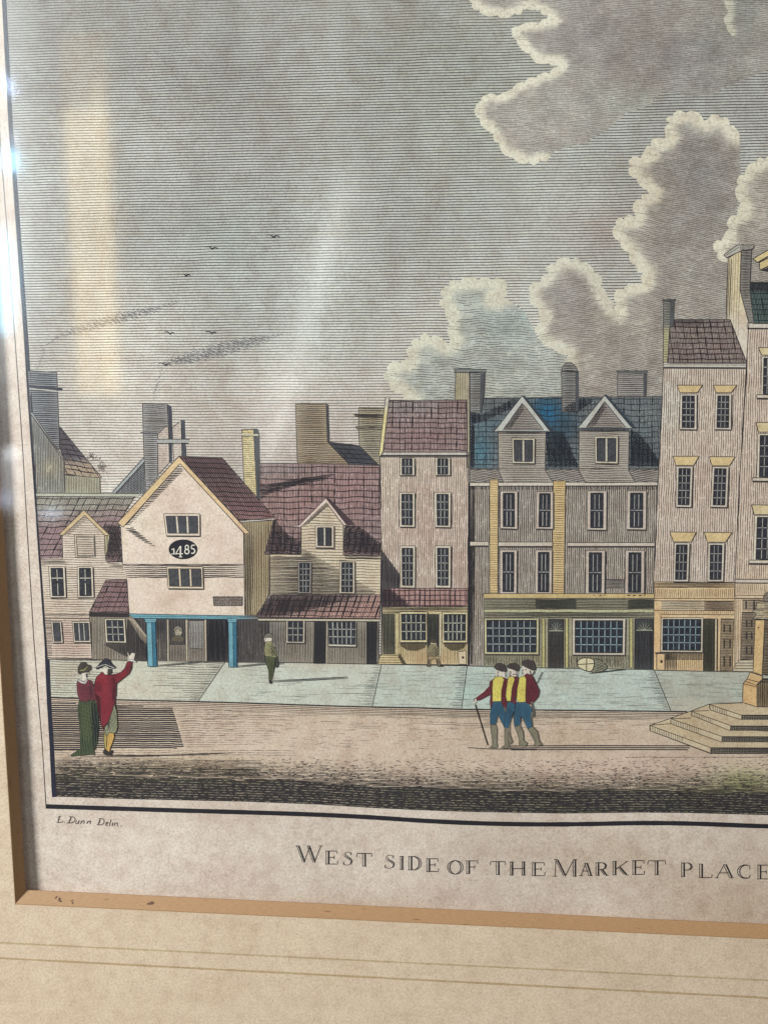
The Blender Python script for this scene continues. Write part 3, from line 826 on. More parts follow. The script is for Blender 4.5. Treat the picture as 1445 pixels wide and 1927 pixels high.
# ---- grey gable behind the 1485 house, and its chimney group ----
h = D(3.3)
gp = Z(Z8, [(325, 1000), (340, 1310), (90, 1310), (75, 1290)])
h.fill(gp, (138, 140, 146)); h.hatch(gp, 90, 2.8, 1.3, (80, 80, 88)); h.hatch(gp, -48, 3.2, 1.1, (84, 84, 92), fall=lambda x, y: 1 if y > 880 and x > 240 - (y - 880) else .6)
h.stroke(Z(Z8, [(60, 1300), (325, 1010)]), 6.5, (160, 164, 168), dl=1.0)
h.stroke(Z(Z8, [(50, 1298), (320, 1000)]), 1.4, dl=1.1); h.stroke(Z(Z8, [(80, 1310), (330, 1035)]), 1.4, dl=1.12)
houseB = h.build('house', root, 'small grey gable showing behind the roofs beside a tall chimney stack')
def chim_x(d):
    d.fill(Z(Z8, [(520, 545), (555, 560), (562, 745), (560, 1040), (535, 1040), (530, 740)]), (96, 98, 112), dl=.5)
    d.hatch(Z(Z8, [(520, 545), (555, 560), (562, 745), (560, 1040), (535, 1040), (530, 740)]), 90, 2.2, 1.2, (58, 58, 70), dl=.7)
    f2 = Z(Z8, [(440, 800), (505, 735), (530, 740), (538, 1040), (440, 1150)])
    d.fill(f2, (198, 182, 174), dl=.55); d.hatch(f2, 0, 4.4, 1.0, (110, 96, 96), brk=7, dl=.75); d.outline(f2, 1.2, dl=.8)
    f3 = Z(Z8, [(562, 745), (638, 682), (645, 990), (575, 1030)])
    d.fill(f3, (198, 184, 176), dl=.55); d.hatch(f3, 0, 4.4, 1.0, (110, 96, 96), brk=7, dl=.75); d.outline(f3, 1.2, dl=.8)
    f4 = Z(Z8, [(635, 682), (668, 682), (682, 990), (645, 990)])
    d.fill(f4, (96, 98, 110), dl=.55); d.hatch(f4, 90, 2.2, 1.2, (58, 58, 70), dl=.75)
    d.stroke(Z(Z8, [(435, 858), (705, 858)]), 6.5, (168, 168, 168), dl=1.0)
    d.stroke(Z(Z8, [(435, 842), (712, 842)]), 1.4, dl=1.1); d.stroke(Z(Z8, [(435, 878), (700, 878)]), 1.6, dl=1.1)
    d.stroke(Z(Z8, [(292, 785), (320, 792), (438, 796)]), 3.0, (90, 90, 100), dl=1.1)
part(houseB, 'chimney', Z(Z8, [(310, 537), (520, 540), (530, 740), (505, 735), (440, 800), (442, 1160), (335, 1275), (316, 790)]), (158, 156, 158), 3.5,
     [H_(3.7, 1.7, (68, 66, 76), wob=.9)], extra=chim_x)

# ---- white boarded house with a small gable at the far left ----
h = D(8)
wl = [(77, 1052), (120, 1050), (118, 1006), (159, 968), (199, 1006), (201, 1056), (236, 1062), (240, 1100), (172, 1152), (174, 1241), (90, 1240), (84, 1160)]
h.fill(wl, lambda x, y: mixc((216, 198, 182), [((200, 162, 150), 130, 1205, 50, 34, .65), ((222, 206, 192), 150, 1040, 40, 40, .5), ((206, 184, 162), 110, 1145, 40, 20, .4)], x, y))
h.hatch(wl, .6, 4.4, 1.15, (112, 100, 98), wob=.7)
h.hatch([(85, 1162), (97, 1163), (99, 1238), (90, 1238)], .5, 3.2, 1.7, (80, 76, 80), wob=.5)
h.hatch([(77, 1054), (120, 1052), (128, 1062), (78, 1064)], .5, 2.7, 1.4, (74, 68, 70))
h.hatch([(200, 1056), (236, 1062), (236, 1072), (206, 1066)], .5, 2.7, 1.4, (74, 68, 70))
h.stroke([(83, 1157), (171, 1157)], 1.4, dl=1.1); h.stroke([(83, 1163), (171, 1164)], 2.2, (84, 74, 72), dl=1.1)
h.stroke([(90, 1238), (174, 1240)], 2.0, (90, 78, 76), dl=1.1)
h.stroke([(77, 1053), (90, 1240)], 1.2, dl=1.1)
houseC = h.build('house', root, 'white boarded house with a small yellow-edged gable at the far left')
part(houseC, 'roof', [(69, 934), (254, 934), (222, 986), (228, 994), (231, 1058), (199, 1056), (198, 1006), (159, 964), (118, 1006), (118, 1052), (77, 1053)],
     lambda x, y: lerp((164, 162, 150), (154, 122, 128), max(0, min(1, (y - 958 + .12 * (x - 90)) / 40))), 7.6,
     list(roof_h(10.6, 13.5, 116, c=(66, 58, 64), fine=3.0, fw=1.05, rowang=0)) +
     [dict(poly=[(196, 986), (226, 988), (230, 1056), (200, 1054)], ang=75, pitch=2.5, w=1.9, c=(58, 50, 54)), dict(poly=[(200, 990), (226, 990), (228, 1030), (204, 1052)], ang=20, pitch=2.6, w=1.6, c=(58, 50, 54))], g=8,
     extra=lambda d: (d.stroke([(69, 931), (262, 932)], 5.0, (186, 186, 172), dl=1.2), d.stroke([(69, 928), (262, 929)], 1.2, dl=1.3), d.stroke([(69, 934.5), (256, 935)], 1.3, dl=1.3)))
part(houseC, 'bargeboard', Z(ZA, [(400, 602), (572, 432), (750, 606), (715, 606), (578, 468), (432, 604)]), (208, 180, 136), 9.5, ol=1.3)
part(houseC, 'gable_shadow', Z(ZA, [(578, 470), (600, 492), (470, 606), (432, 606)]), (190, 172, 156), 8.8, [dict(ang=-10, pitch=3.0, w=1.7, c=(80, 74, 76))], ol=0)
part(houseC, 'gable_side', Z(ZA, [(712, 608), (748, 608), (742, 640), (730, 720), (716, 740)]), (190, 178, 140), 9.2, [V_(2.8, 1.1)])
window(houseC, Z(ZA, [(508, 600), (645, 600), (652, 752), (515, 752)]), 1, 1, frame=(196, 180, 164), pane=(206, 190, 174), ins=(.1, .08), hat=False, shade=False, label='blank boarded opening in the gable').name
part(houseC, 'shutter', Z(ZA, [(522, 612), (640, 612), (646, 744), (530, 744)]), (202, 186, 170), 11.8, [H_(4.2, 1.2)], ol=1.2)
for q in (Z(ZA, [(333, 817), (443, 817), (452, 1027), (345, 1027)]), Z(ZA, [(527, 817), (632, 817), (640, 1027), (530, 1027)])):
    window(houseC, q, 2, 2, L=11, ins=(.13, .05), mw=1.7, vsplit=.36, munt=(206, 198, 186))
window(houseC, Z(ZA, [(350, 1190), (418, 1190), (430, 1335), (362, 1335)]), 1, 1, L=11, ins=(.15, .06), pane=(92, 88, 92))
window(houseC, Z(ZA, [(493, 1190), (612, 1190), (620, 1332), (505, 1332)]), 3, 1, L=11, ins=(.08, .08), pane=(84, 82, 86), mw=1.8)
# lean-to
h = D(9.3)
lw = [(169, 1156), (246, 1158), (262, 1170), (277, 1244), (174, 1241)]
h.fill(lw, (150, 138, 124)); h.hatch(lw, 89, 2.9, 1.3, (84, 76, 72), wob=.3)
sw = Z(ZA, [(880, 1170), (1000, 1300), (1000, 1458), (900, 1452), (700, 1345), (860, 1340), (868, 1180)])
h.fill(sw, (92, 86, 82), dl=.4); h.hatch(sw, 91, 2.4, 1.5, (50, 46, 50), dl=1.0)
h.fill(Z(ZA, [(872, 1168), (910, 1170), (1000, 1290), (998, 1345), (960, 1310)]), (160, 146, 128), dl=.7); h.outline(lw, 1.3)
lean = h.build('lean_to', houseC, 'low brown lean-to with a mauve tiled roof')
part(houseC, 'lean_to_roof', Z(ZA, [(722, 908), (865, 906), (878, 1135), (608, 1130)]), (146, 112, 116), 10, roof_h(9.4, 12, 112, c=(58, 44, 52)),
     extra=lambda d: d.stroke(Z(ZA, [(608, 1145), (880, 1150)]), 7, (56, 50, 54), dl=1.3))
window(houseC, Z(ZA, [(712, 1172), (850, 1172), (860, 1335), (722, 1333)]), 3, 3, L=11, ins=(.09, .06), frame=(214, 204, 178), munt=(204, 198, 184))

# ---- the 1485 house ----
CREAM = lambda x, y: mixc((226, 206, 192), [((232, 222, 204), 270, 985, 40, 24, .6), ((208, 176, 164), 330, 940, 30, 26, .6), ((212, 184, 166), 350, 1120, 60, 24, .5), ((216, 188, 176), 420, 1020, 30, 30, .5)], x, y)
h = D(9)
up = Z(Z8, [(622, 1040), (1165, 1640), (1168, 1905), (145, 1905), (122, 1590), (180, 1570)])
h.fill(up, CREAM)
dn = [(231, 1062), (459, 1062), (461, 1158), (244, 1156), (239, 1088)]
h.fill(dn, CREAM, dl=.1)
h.hatch([(232, 1063.5), (459, 1063.5), (460, 1089), (239, 1088)], .3, 3.6, 2.1, (62, 55, 56), wob=.8, dl=.6)
shp = Z(Z8, [(625, 1050), (662, 1110), (190, 1575), (240, 1565), (140, 1590)])
h.hatch(Z(Z8, [(625, 1052), (664, 1108), (205, 1570), (135, 1580)]), 0, 3.3, 2.2, (52, 46, 50), wob=.3, dl=.62)
h.hatch(Z(Z8, [(150, 1600), (230, 1590), (440, 1770), (330, 1722)]), 10, 2.9, 2.2, (52, 46, 50), wob=.3, dl=.66)
h.stroke([(231, 1062), (459, 1062)], 1.4, dl=1.1); h.stroke([(227.5, 992), (231.5, 1063)], 1.2, dl=1.1); h.stroke([(459, 1004), (461, 1157)], 1.6, dl=1.1)
h.stroke([(238, 1088), (244, 1156)], 1.2, dl=1.1)
house1485 = h.build('house', root, 'white gabled house dated 1485 with a blue portico')
part(house1485, 'side_wall', [(459, 1005), (467, 1003), (452, 983), (515, 979), (498, 1043), (508, 1044), (506, 1120), (484, 1158), (461, 1158)],
     lambda x, y: mixc((172, 152, 118), [((150, 134, 112), 470, 1030, 12, 60, .5), ((190, 166, 120), 490, 1070, 20, 60, .5)], x, y), 8.9, [V_(3.3, 1.4, (70, 60, 54), brk=0), dict(poly=[(461, 1006), (478, 1006), (476, 1158), (461, 1158)], ang=90, pitch=3.3, w=1.6, c=(66, 56, 52))], g=7)
part(house1485, 'roof', Z(Z8, [(620, 985), (980, 998), (1435, 1510), (1135, 1535), (640, 1010)]),
     lambda x, y: lerp((124, 98, 102), (168, 120, 122), max(0, min(1, (y - 880) / 80))), 9.4,
     [dict(ang=56, pitch=3.1, w=1.9, c=(54, 42, 50), wob=.3), dict(ang=2, pitch=8.6, w=1.8, c=(48, 36, 44), wob=1.0)])
part(house1485, 'bargeboard', Z(Z8, [(618, 988), (1222, 1640), (1180, 1648), (628, 1050), (145, 1590), (98, 1552)]),
     lambda x, y: mixc((220, 186, 138), [((206, 184, 128), 290, 915, 20, 20, .6), ((226, 190, 158), 440, 985, 30, 30, .7)], x, y), 10.2, ol=1.5)
window(house1485, Z(Z8, [(490, 1475), (795, 1475), (797, 1664), (512, 1662)]), 3, 1, L=11, ins=(.055, .11), mw=3.0, munt=FR, pane=(96, 96, 104), frame=(222, 204, 188))
window(house1485, Z(ZA, [(1135, 817), (1378, 817), (1384, 968), (1145, 966)]), 3, 1, L=11, ins=(.045, .10), mw=2.6, munt=(216, 196, 166), pane=(96, 94, 96), frame=(216, 198, 172))
d = D(11)
ov = [(345 + 26.5 * math.cos(a), 1033.8 + 18 * math.sin(a)) for a in np.linspace(0, 2 * math.pi, 40, endpoint=False)]
d.fill(ov, (44, 44, 54), g=6); d.outline(ov, 1.3, (36, 35, 44))
plaque = d.build('date_plaque', house1485, 'black oval plaque reading 1485')
d = D(12.2)
wc = (228, 222, 210)
def zs(pts, w): d.stroke(Z(Z8, pts), w, wc, dl=.4 + .01 * len(d.F) % .3, step=3)
zs([(558, 1781), (577, 1771), (577, 1815)], 2.2); zs([(553, 1817), (600, 1817)], 1.5)
zs([(630, 1752), (596, 1808), (597, 1815), (655, 1815)], 1.6); zs([(633, 1750), (632, 1842)], 2.6); zs([(618, 1842), (647, 1842)], 1.5)
def ell(cx_, cy_, rx, ry, a0=0, a1=360, n=18): return [(cx_ + rx * math.cos(math.radians(a0 + (a1 - a0) * t / n)), cy_ + ry * math.sin(math.radians(a0 + (a1 - a0) * t / n))) for t in range(n + 1)]
zs(ell(687, 1761, 14, 18), 1.9); zs(ell(687, 1797, 18, 19), 2.1)
zs([(756, 1742), (728, 1744), (724, 1772)], 1.7); zs(ell(734, 1792, 20, 20, -110, 120), 2.2)
d.build('date_numerals', house1485, 'white numerals 1485')
part(house1485, 'grating', Z(ZC, [(5, 1022), (205, 1022), (205, 1083), (10, 1083)]), (132, 118, 112), 11, [H_(3.0, 1.4, (64, 58, 60), brk=10), V_(3.2, 1.2, (64, 58, 60), brk=8)])
# portico
d = D(9.6)
rec = [(246, 1163), (486, 1164), (508, 1170), (506, 1246), (420, 1246), (277, 1244)]
d.fill(rec, lambda x, y: mixc((98, 92, 92), [((64, 62, 70), 407, 1200, 22, 60, .8), ((150, 136, 122), 300, 1215, 12, 40, .6), ((128, 122, 118), 480, 1200, 24, 50, .4), ((70, 66, 72), 300, 1180, 16, 18, .8)], x, y), g=8)
d.hatch(rec, 90, 2.8, 1.5, (46, 43, 48), wob=.3, brk=60)
d.hatch([(387, 1166), (430, 1166), (430, 1244), (388, 1244)], 89, 2.2, 1.6, (36, 34, 42), wob=.3)
d.fill([(352, 1168), (387, 1168), (387, 1244), (353, 1244)], (136, 126, 116), dl=1.0); d.hatch([(353, 1168), (387, 1168), (387, 1244), (353, 1244)], 90, 2.9, 1.2, (74, 68, 68), dl=1.3)
d.fill(Z(ZA, [(1285, 1185), (1385, 1185), (1382, 1378), (1288, 1372)]), (152, 148, 146), dl=1.1); d.outline(Z(ZA, [(1285, 1185), (1385, 1185), (1382, 1378), (1288, 1372)]), 1.1, dl=1.4)
d.fill([(320, 1214), (350, 1214), (350, 1244), (321, 1244)], (128, 118, 108), dl=1.0); d.hatch([(320, 1214), (350, 1214), (350, 1244), (321, 1244)], 90, 2.9, 1.3, (66, 60, 60), dl=1.3)
for x in (316, 351, 387): d.stroke([(x, 1166), (x + 1, 1244)], 2.6, (186, 172, 152), dl=1.5)
portico = d.build('portico', house1485, 'dark open space under the blue portico')
BLUE = (92, 158, 182)
d = D(12.6)
beam = [(243, 1155.5), (470, 1158), (486, 1161), (486, 1165), (430, 1166), (252, 1163)]
d.fill(beam, lambda x, y: lerp(BLUE, (110, 118, 122), max(0, min(1, (x - 440) / 40))), g=6)
d.stroke([(243, 1155), (486, 1160)], 1.3, (50, 52, 62)); d.stroke([(250, 1159.5), (480, 1162)], .9, (60, 96, 116)); d.stroke([(252, 1163.6), (484, 1166)], 1.4, (44, 52, 64))
d.build('beam', house1485, 'blue painted beam over the columns')
def column(x0, x1, cx0, cx1, yb, lean):
    d = D(13)
    cap = [(cx0, 1164), (cx1, 1164.5), (cx1 - 1.5, 1171), (cx0 + 2, 1171)]
    d.fill(rect(x0, 1170, x1, yb, lean), BLUE, g=6)
    xm = x0 + (x1 - x0) * .58
    d.fill(rect(xm, 1171, x1 - .3, yb - 1, lean), (62, 118, 146), dl=.3); d.stroke([(xm, 1172), (xm + lean * 84, yb)], 1.3, (38, 60, 78))
    d.outline(rect(x0, 1170, x1, yb, lean), 1.5, (44, 60, 78)); d.fill(cap, (104, 170, 192), dl=1.0); d.outline(cap, 1.2, (44, 60, 78), dl=1.2)
    d.stroke([(cx0 + 1, 1167.5), (cx1 - 1, 1168)], .9, (50, 88, 106), dl=1.25)
    d.build('column', house1485, 'square blue painted column')
column(276, 293, 272, 295, 1254.5, .035); column(429.8, 445.3, 427.5, 446.5, 1255.5, .012)

# ---- chimneys behind the middle houses ----
h = D(3.6)
bp = Z(Z9, [(367, 283), (645, 283), (655, 630), (860, 845), (385, 838)])
h.fill(bp, lambda x, y: mixc((166, 146, 118), [((138, 116, 92), 588, 790, 22, 26, .7), ((180, 160, 140), 610, 855, 30, 20, .6)], x, y), g=7)
h.hatch(bp, .5, 3.7, 1.7, (76, 66, 60), wob=.9); h.outline(bp, 1.4)
sd = Z(Z9, [(645, 283), (668, 300), (676, 640), (655, 630)]); h.fill(sd, (92, 90, 98), dl=1.3); h.hatch(sd, 90, 2.0, 1.2, (56, 54, 62), dl=1.5)
houseG = h.build('house', root, 'brown gable with a massive chimney rising behind the mauve roof')
part(houseG, 'roof', Z(Z9, [(655, 632), (945, 668), (1125, 848), (855, 842)]), (96, 98, 108), 4.6, [dict(ang=45, pitch=2.7, w=1.7, c=(46, 45, 54)), dict(ang=4, pitch=8, w=1.6, c=(40, 38, 46))])
def ch2(d):
    for a, b_ in (((895, 385), (1165, 395)), ((905, 402), (1165, 410)), ((910, 498), (1150, 500)), ((925, 515), (1150, 520))): d.stroke(Z(Z9, [a, b_]), 2.4, (64, 58, 58), dl=1.2)
part(houseG, 'chimney', Z(Z9, [(938, 322), (1172, 325), (1150, 560), (1135, 840), (1110, 835), (945, 668), (938, 520), (915, 510), (938, 495), (938, 410), (905, 395), (938, 380)]),
     lambda x, y: mixc((170, 160, 134), [((150, 120, 84), 700, 785, 14, 6, .7), ((148, 146, 132), 700, 850, 20, 30, .5)], x, y), 4.0, [H_(3.5, 1.6, (66, 62, 62), wob=.8)], extra=ch2, g=6)
# slim yellow chimney belongs to the mauve-roofed house
# ---- mauve-roofed boarded house ----
h = D(8)
wl = [(508, 1042), (567, 1042), (567, 990), (614, 946), (646, 988), (646, 1044), (717, 1046), (716, 1120), (508, 1120)]
h.fill(wl, (214, 196, 170)); h.hatch(wl, .8, 5.3, 1.3, (96, 84, 80), wob=.7)
shd = [(508, 1046), (566, 1048), (567, 1029), (712, 1117), (508, 1119)]
h.hatch(shd, .8, 2.65, 1.7, (50, 46, 50), wob=.4); h.hatch([(508, 1046), (560, 1046), (640, 1104), (508, 1118)], .8, 5.3, 1.2, (62, 58, 62))
h.hatch([(647, 1045), (717, 1047), (717, 1053), (650, 1051)], .8, 2.4, 1.4, (70, 62, 64)); h.outline(wl, 1.3)
houseF = h.build('house', root, 'buff boarded house with a broad mauve tiled roof and one gabled dormer')
MV = lambda x, y: mixc((172, 138, 138), [((160, 148, 148), 540, 885, 60, 14, .7), ((186, 138, 142), 660, 930, 40, 40, .5), ((150, 130, 134), 700, 1000, 24, 60, .5), ((190, 136, 136), 560, 950, 40, 30, .4)], x, y)
def rfx(d):
    d.hatch([(489, 912), (520, 908), (580, 898), (632, 891), (606, 905), (548, 916), (505, 930), (490, 940)], -8, 2.5, 2.1, (50, 42, 50), dl=1.3)
    for pl in ([(517, 976), (540, 1004), (566, 1018), (566, 1042), (498, 1042)], [(648, 988), (676, 990), (718, 1022), (718, 1045), (648, 1043)]):
        d.fill(pl, (100, 90, 98), dl=-.0 + .15) if False else None
        d.hatch(pl, 92, 2.3, 1.7, (52, 46, 54), dl=1.2); d.hatch(pl, 12, 3.1, 1.2, (52, 46, 54), dl=1.3)
part(houseF, 'roof', [(488, 872), (600, 873), (714.6, 876), (716, 960), (718, 1046), (646, 1044), (650, 990), (614, 944), (567, 990), (566, 1043), (497, 1043), (517, 976), (489, 942)],
     MV, 7.4, roof_h(11.3, 13.5, 90, c=(64, 46, 54), fine=2.85, fw=1.35, fc=(96, 72, 78)), extra=rfx)
part(houseF, 'chimney', Z(Z8, [(1152, 760), (1252, 757), (1280, 1330), (1172, 1220)]), lambda x, y: mixc((216, 198, 146), [((206, 182, 110), 468, 815, 10, 5, .8)], x, y), 7.0,
     [H_(3.8, 1.4, (86, 78, 62), wob=.5, brk=12)], extra=lambda d: (d.fill(Z(Z8, [(1252, 757), (1288, 757), (1302, 810), (1310, 1370), (1282, 1345)]), (96, 98, 104), dl=1.0), d.hatch(Z(Z8, [(1252, 757), (1288, 757), (1302, 810), (1310, 1370), (1282, 1345)]), 90, 2.1, 1.2, (56, 56, 64), dl=1.2), d.stroke(Z(Z8, [(1146, 802), (1295, 808)]), 3.6, (198, 192, 170), dl=1.3), d.stroke(Z(Z8, [(1146, 814), (1296, 818)]), 1.3, dl=1.4), d.stroke(Z(Z8, [(1150, 760), (1285, 757)]), 1.4, dl=1.4)))
part(houseF, 'bargeboard', Z(Z9, [(345, 1390), (400, 1388), (642, 1142), (830, 1385), (805, 1392), (645, 1185), (415, 1405), (345, 1402)]), (220, 196, 188), 9.4, ol=1.3, olc=(74, 58, 62))
part(houseF, 'bargeboard_shadow', Z(Z9, [(648, 1190), (665, 1212), (470, 1385), (430, 1402)]), (150, 130, 118), 9.0, [dict(ang=-44, pitch=2.2, w=1.2, c=(60, 54, 56))], ol=0)
part(houseF, 'dormer_roof', Z(Z9, [(648, 1142), (672, 1150), (905, 1385), (835, 1385)]), (104, 80, 90), 9.3, [dict(ang=45, pitch=2.4, w=1.3, c=(50, 42, 50))], ol=1.2)
window(houseF, Z(Z9, [(545, 1395), (714, 1395), (714, 1594), (548, 1590)]), 2, 1, L=11, ins=(.12, .08), mw=2.4, munt=(206, 196, 180), pane=(70, 70, 78), frame=(216, 198, 178))
window(houseF, Z(ZC, [(580, 785), (672, 785), (668, 998), (583, 998)]), 3, 5, L=11, ins=(.12, .04), frame=(150, 144, 140), mw=1.1)
window(houseF, Z(ZC, [(865, 780), (966, 780), (966, 1000), (862, 998)]), 3, 5, L=11, ins=(.13, .04), frame=(214, 200, 178), mw=1.2)
part(houseF, 'lean_to_roof', [(511, 1119), (716, 1119), (714, 1164), (480, 1161)], lambda x, y: lerp((150, 128, 126), (214, 162, 152), max(0, min(1, (x - 560 + (y - 1140) * 4) / 110))), 9.6,
     [dict(ang=108, pitch=2.8, w=1.3, c=(80, 64, 68), wob=.3), dict(ang=110, pitch=12.5, w=2.6, c=(58, 46, 52), brk=30, jit=.3), dict(ang=1, pitch=9.2, w=1.7, c=(60, 46, 52), wob=1.1),
      dict(poly=[(511, 1120), (680, 1120), (610, 1142), (530, 1160), (482, 1160)], ang=108, pitch=2.8, w=1.6, c=(58, 48, 54), wob=.3)], extra=lambda d: (d.stroke([(486, 1166), (714, 1167.5)], 3.2, (202, 190, 168), dl=1.2), d.stroke([(486, 1163.6), (714, 1165)], 1.6, dl=1.3), d.stroke([(486, 1169), (712, 1170)], 1.3, dl=1.3)))
part(houseF, 'shopfront', [(486, 1168), (713, 1170), (712, 1250), (560, 1247), (506, 1246)], lambda x, y: mixc((158, 148, 134), [((110, 108, 108), 510, 1200, 26, 60, .7)], x, y), 9.3, [V_(3.0, 1.4, (74, 68, 66), brk=0)])
window(houseF, Z(ZC, [(500, 1188), (628, 1188), (626, 1338), (500, 1336)]), 3, 3, L=11, ins=(.10, .02), bot=.07, frame=(196, 188, 172), munt=(196, 192, 184))
window(houseF, Z(ZC, [(780, 1188), (978, 1188), (975, 1362), (788, 1358)]), 6, 3, L=11, ins=(.03, .02), bot=.08, frame=(206, 200, 186), munt=(206, 204, 198), mw=1.4)
for q in (Z(ZC, [(692, 1190), (772, 1190), (768, 1475), (688, 1475)]), Z(ZC, [(1048, 1192), (1118, 1192), (1114, 1478), (1048, 1478)])):
    part(houseF, 'door', q, (68, 66, 70), 11, [V_(2.3, 1.5, (36, 34, 40), brk=0)], ol=1.5, olc=(40, 38, 44))
part(houseF, 'door_post', Z(ZC, [(772, 1190), (782, 1190), (780, 1475), (770, 1475)]), (190, 180, 158), 11.3, ol=.8)

# ---- tall pink house with two bays ----
PINK = lambda x, y: mixc((216, 194, 180), [((222, 208, 184), 735, 900, 20, 60, .5), ((212, 180, 170), 800, 1000, 50, 60, .5), ((208, 176, 168), 860, 1080, 20, 60, .5), ((222, 206, 190), 760, 1080, 40, 30, .5)], x, y)
h = D(8.2)
wl = [(715, 860), (881, 860), (881, 1110), (880, 1252), (717, 1250), (718, 1110)]
h.fill(wl, PINK); h.hatch([(715, 860), (881, 860), (881, 1110), (718, 1110)], 90.8, 4.1, 1.25, (104, 90, 86), wob=.8, brk=46)
tri = [(718, 1034), (752, 1080), (752, 1110), (719, 1110)]
h.fill(tri, (110, 102, 104), dl=.5, g=6); h.hatch(tri, 91, 2.3, 1.6, (52, 48, 54), dl=1.2)
h.outline(wl, 1.5)
houseH = h.build('house', root, 'tall narrow pink house with a mauve tiled roof and six sash windows')
part(houseH, 'roof', [(732, 754), (878, 752.5), (878.5, 851), (721, 850.5)], lambda x, y: mixc((166, 138, 138), [((164, 162, 164), 760, 765, 60, 16, .7), ((168, 126, 130), 800, 830, 50, 24, .5)], x, y), 8.4,
     roof_h(9.8, 12.3, 91.5, c=(62, 46, 54), fine=2.9, fw=1.3, fc=(92, 72, 76)))
part(houseH, 'roof_verge', [(725.5, 747), (732.5, 747), (719.5, 859), (713, 859)], lambda x, y: lerp((206, 204, 200), (220, 204, 142), max(0, min(1, (y - 760) / 20))), 8.6, ol=1.2)
part(houseH, 'cornice', [(720, 851), (881, 851), (882, 860), (714, 860)], (196, 190, 182), 8.8, extra=lambda d: (d.stroke([(716, 857.5), (882, 857.5)], 3.2, (66, 60, 64), dl=1.2)))
for q, c_, r_ in ((Z(ZD, [(173, 535), (265, 535), (265, 646), (173, 646)]), 3, 2), (Z(ZD, [(395, 535), (488, 535), (488, 646), (395, 646)]), 3, 2),
                  (Z(ZD, [(170, 752), (267, 752), (267, 970), (172, 968)]), 3, 4), (Z(ZD, [(388, 752), (492, 752), (490, 972), (392, 970)]), 3, 4),
                  (Z(ZD, [(172, 1087), (270, 1087), (268, 1350), (176, 1348)]), 3, 5), (Z(ZD, [(393, 1087), (492, 1087), (490, 1350), (395, 1348)]), 3, 5)):
    window(houseH, q, c_, r_, L=11, ins=(.15, .055), mw=1.15, munt=(190, 186, 180))
part(houseH, 'canopy', [(719, 1107), (880, 1107), (880, 1141), (719, 1143)], lambda x, y: (200, 152, 148) if x - 735 > (y - 1107) * 1.15 else (112, 90, 96), 9.8,
     [dict(ang=90, pitch=3.0, w=1.0, c=(112, 84, 86), wob=.3), dict(ang=90, pitch=9.5, w=2.0, c=(66, 48, 54), wob=.6), dict(ang=0, pitch=9.4, w=1.7, c=(72, 52, 58), wob=.9),
      dict(poly=[(719, 1108), (735, 1108), (772, 1140), (719, 1142)], ang=90, pitch=2.2, w=1.5, c=(50, 42, 48))], g=4.5)
YEL = lambda x, y: mixc((212, 192, 146), [((224, 178, 128), 810, 1238, 70, 14, .6), ((196, 186, 128), 740, 1200, 20, 60, .4)], x, y)
def shopx(d):
    d.hatch([(719, 1143), (880, 1141), (880, 1152), (719, 1153)], 0, 2.5, 1.6, (54, 48, 48), wob=.4, dl=1.2)
    d.hatch([(752, 1210), (878, 1210), (878, 1249), (754, 1249)], 90, 3.3, 1.0, (130, 108, 70), dl=1.0)
    for cx_, r in ((778, 27), (856, 22)):
        pl = [(cx_ - r, 1209), (cx_ + r, 1209), (cx_ + r * .8, 1219), (cx_ + r * .2, 1225), (cx_ - r * .4, 1224), (cx_ - r * .9, 1216)]
        d.fill(pl, (120, 108, 84), dl=.9, g=6); d.hatch(pl, 90, 2.6, 1.4, (62, 56, 50), dl=1.1)
    for k in range(4): d.stroke([(712 + k * 0, 1233 + k * 4.4 + .0), (752 + k * 3, 1233.5 + k * 4.4)], 1.3, (104, 88, 58), dl=1.3)
    sp = [(751, 1232), (762, 1250), (795, 1250), (775, 1236), (760, 1228)]
    d.fill([(752, 1229), (765, 1250), (757, 1250), (749, 1236)], (86, 78, 66), dl=1.15)
part(houseH, 'shopfront', [(719, 1142), (880, 1141), (880, 1251), (764, 1250), (709, 1250), (716, 1233), (719, 1232)], YEL, 9.2, extra=shopx)
part(houseH, 'door', [(720.5, 1155), (742, 1155), (742, 1231), (721, 1231)], (112, 108, 90), 11, [V_(2.6, 1.5, (48, 48, 46), brk=0)])
part(houseH, 'door', [(803, 1156), (825, 1156), (825, 1236), (804, 1236)], (92, 92, 84), 11, [V_(2.4, 1.5, (42, 42, 44), brk=0)])
part(houseH, 'door_post', [(826, 1154), (831, 1154), (830, 1236), (826, 1236)], (214, 200, 164), 11.2, ol=.9)
part(houseH, 'door_post', [(744, 1154), (750, 1154), (750, 1232), (744, 1232)], (206, 190, 140), 11.2, ol=.9)
window(houseH, Z(ZD, [(172, 1500), (345, 1500), (345, 1690), (176, 1690)]), 5, 3, L=11, ins=(.06, .07), frame=(222, 208, 158), munt=(214, 212, 190), mw=1.4)
window(houseH, Z(ZD, [(437, 1502), (596, 1502), (594, 1692), (440, 1692)]), 5, 3, L=11, ins=(.07, .07), frame=(222, 208, 158), munt=(214, 212, 190), mw=1.4)
part(houseH, 'coal_hatch', [(862, 1226), (877, 1225), (877, 1250), (863, 1250)], (222, 202, 168), 11.2, ol=1.3, extra=lambda d: d.fill([(869, 1235), (873, 1235), (873, 1239.5), (869, 1239.5)], (80, 46, 48), dl=1.2))

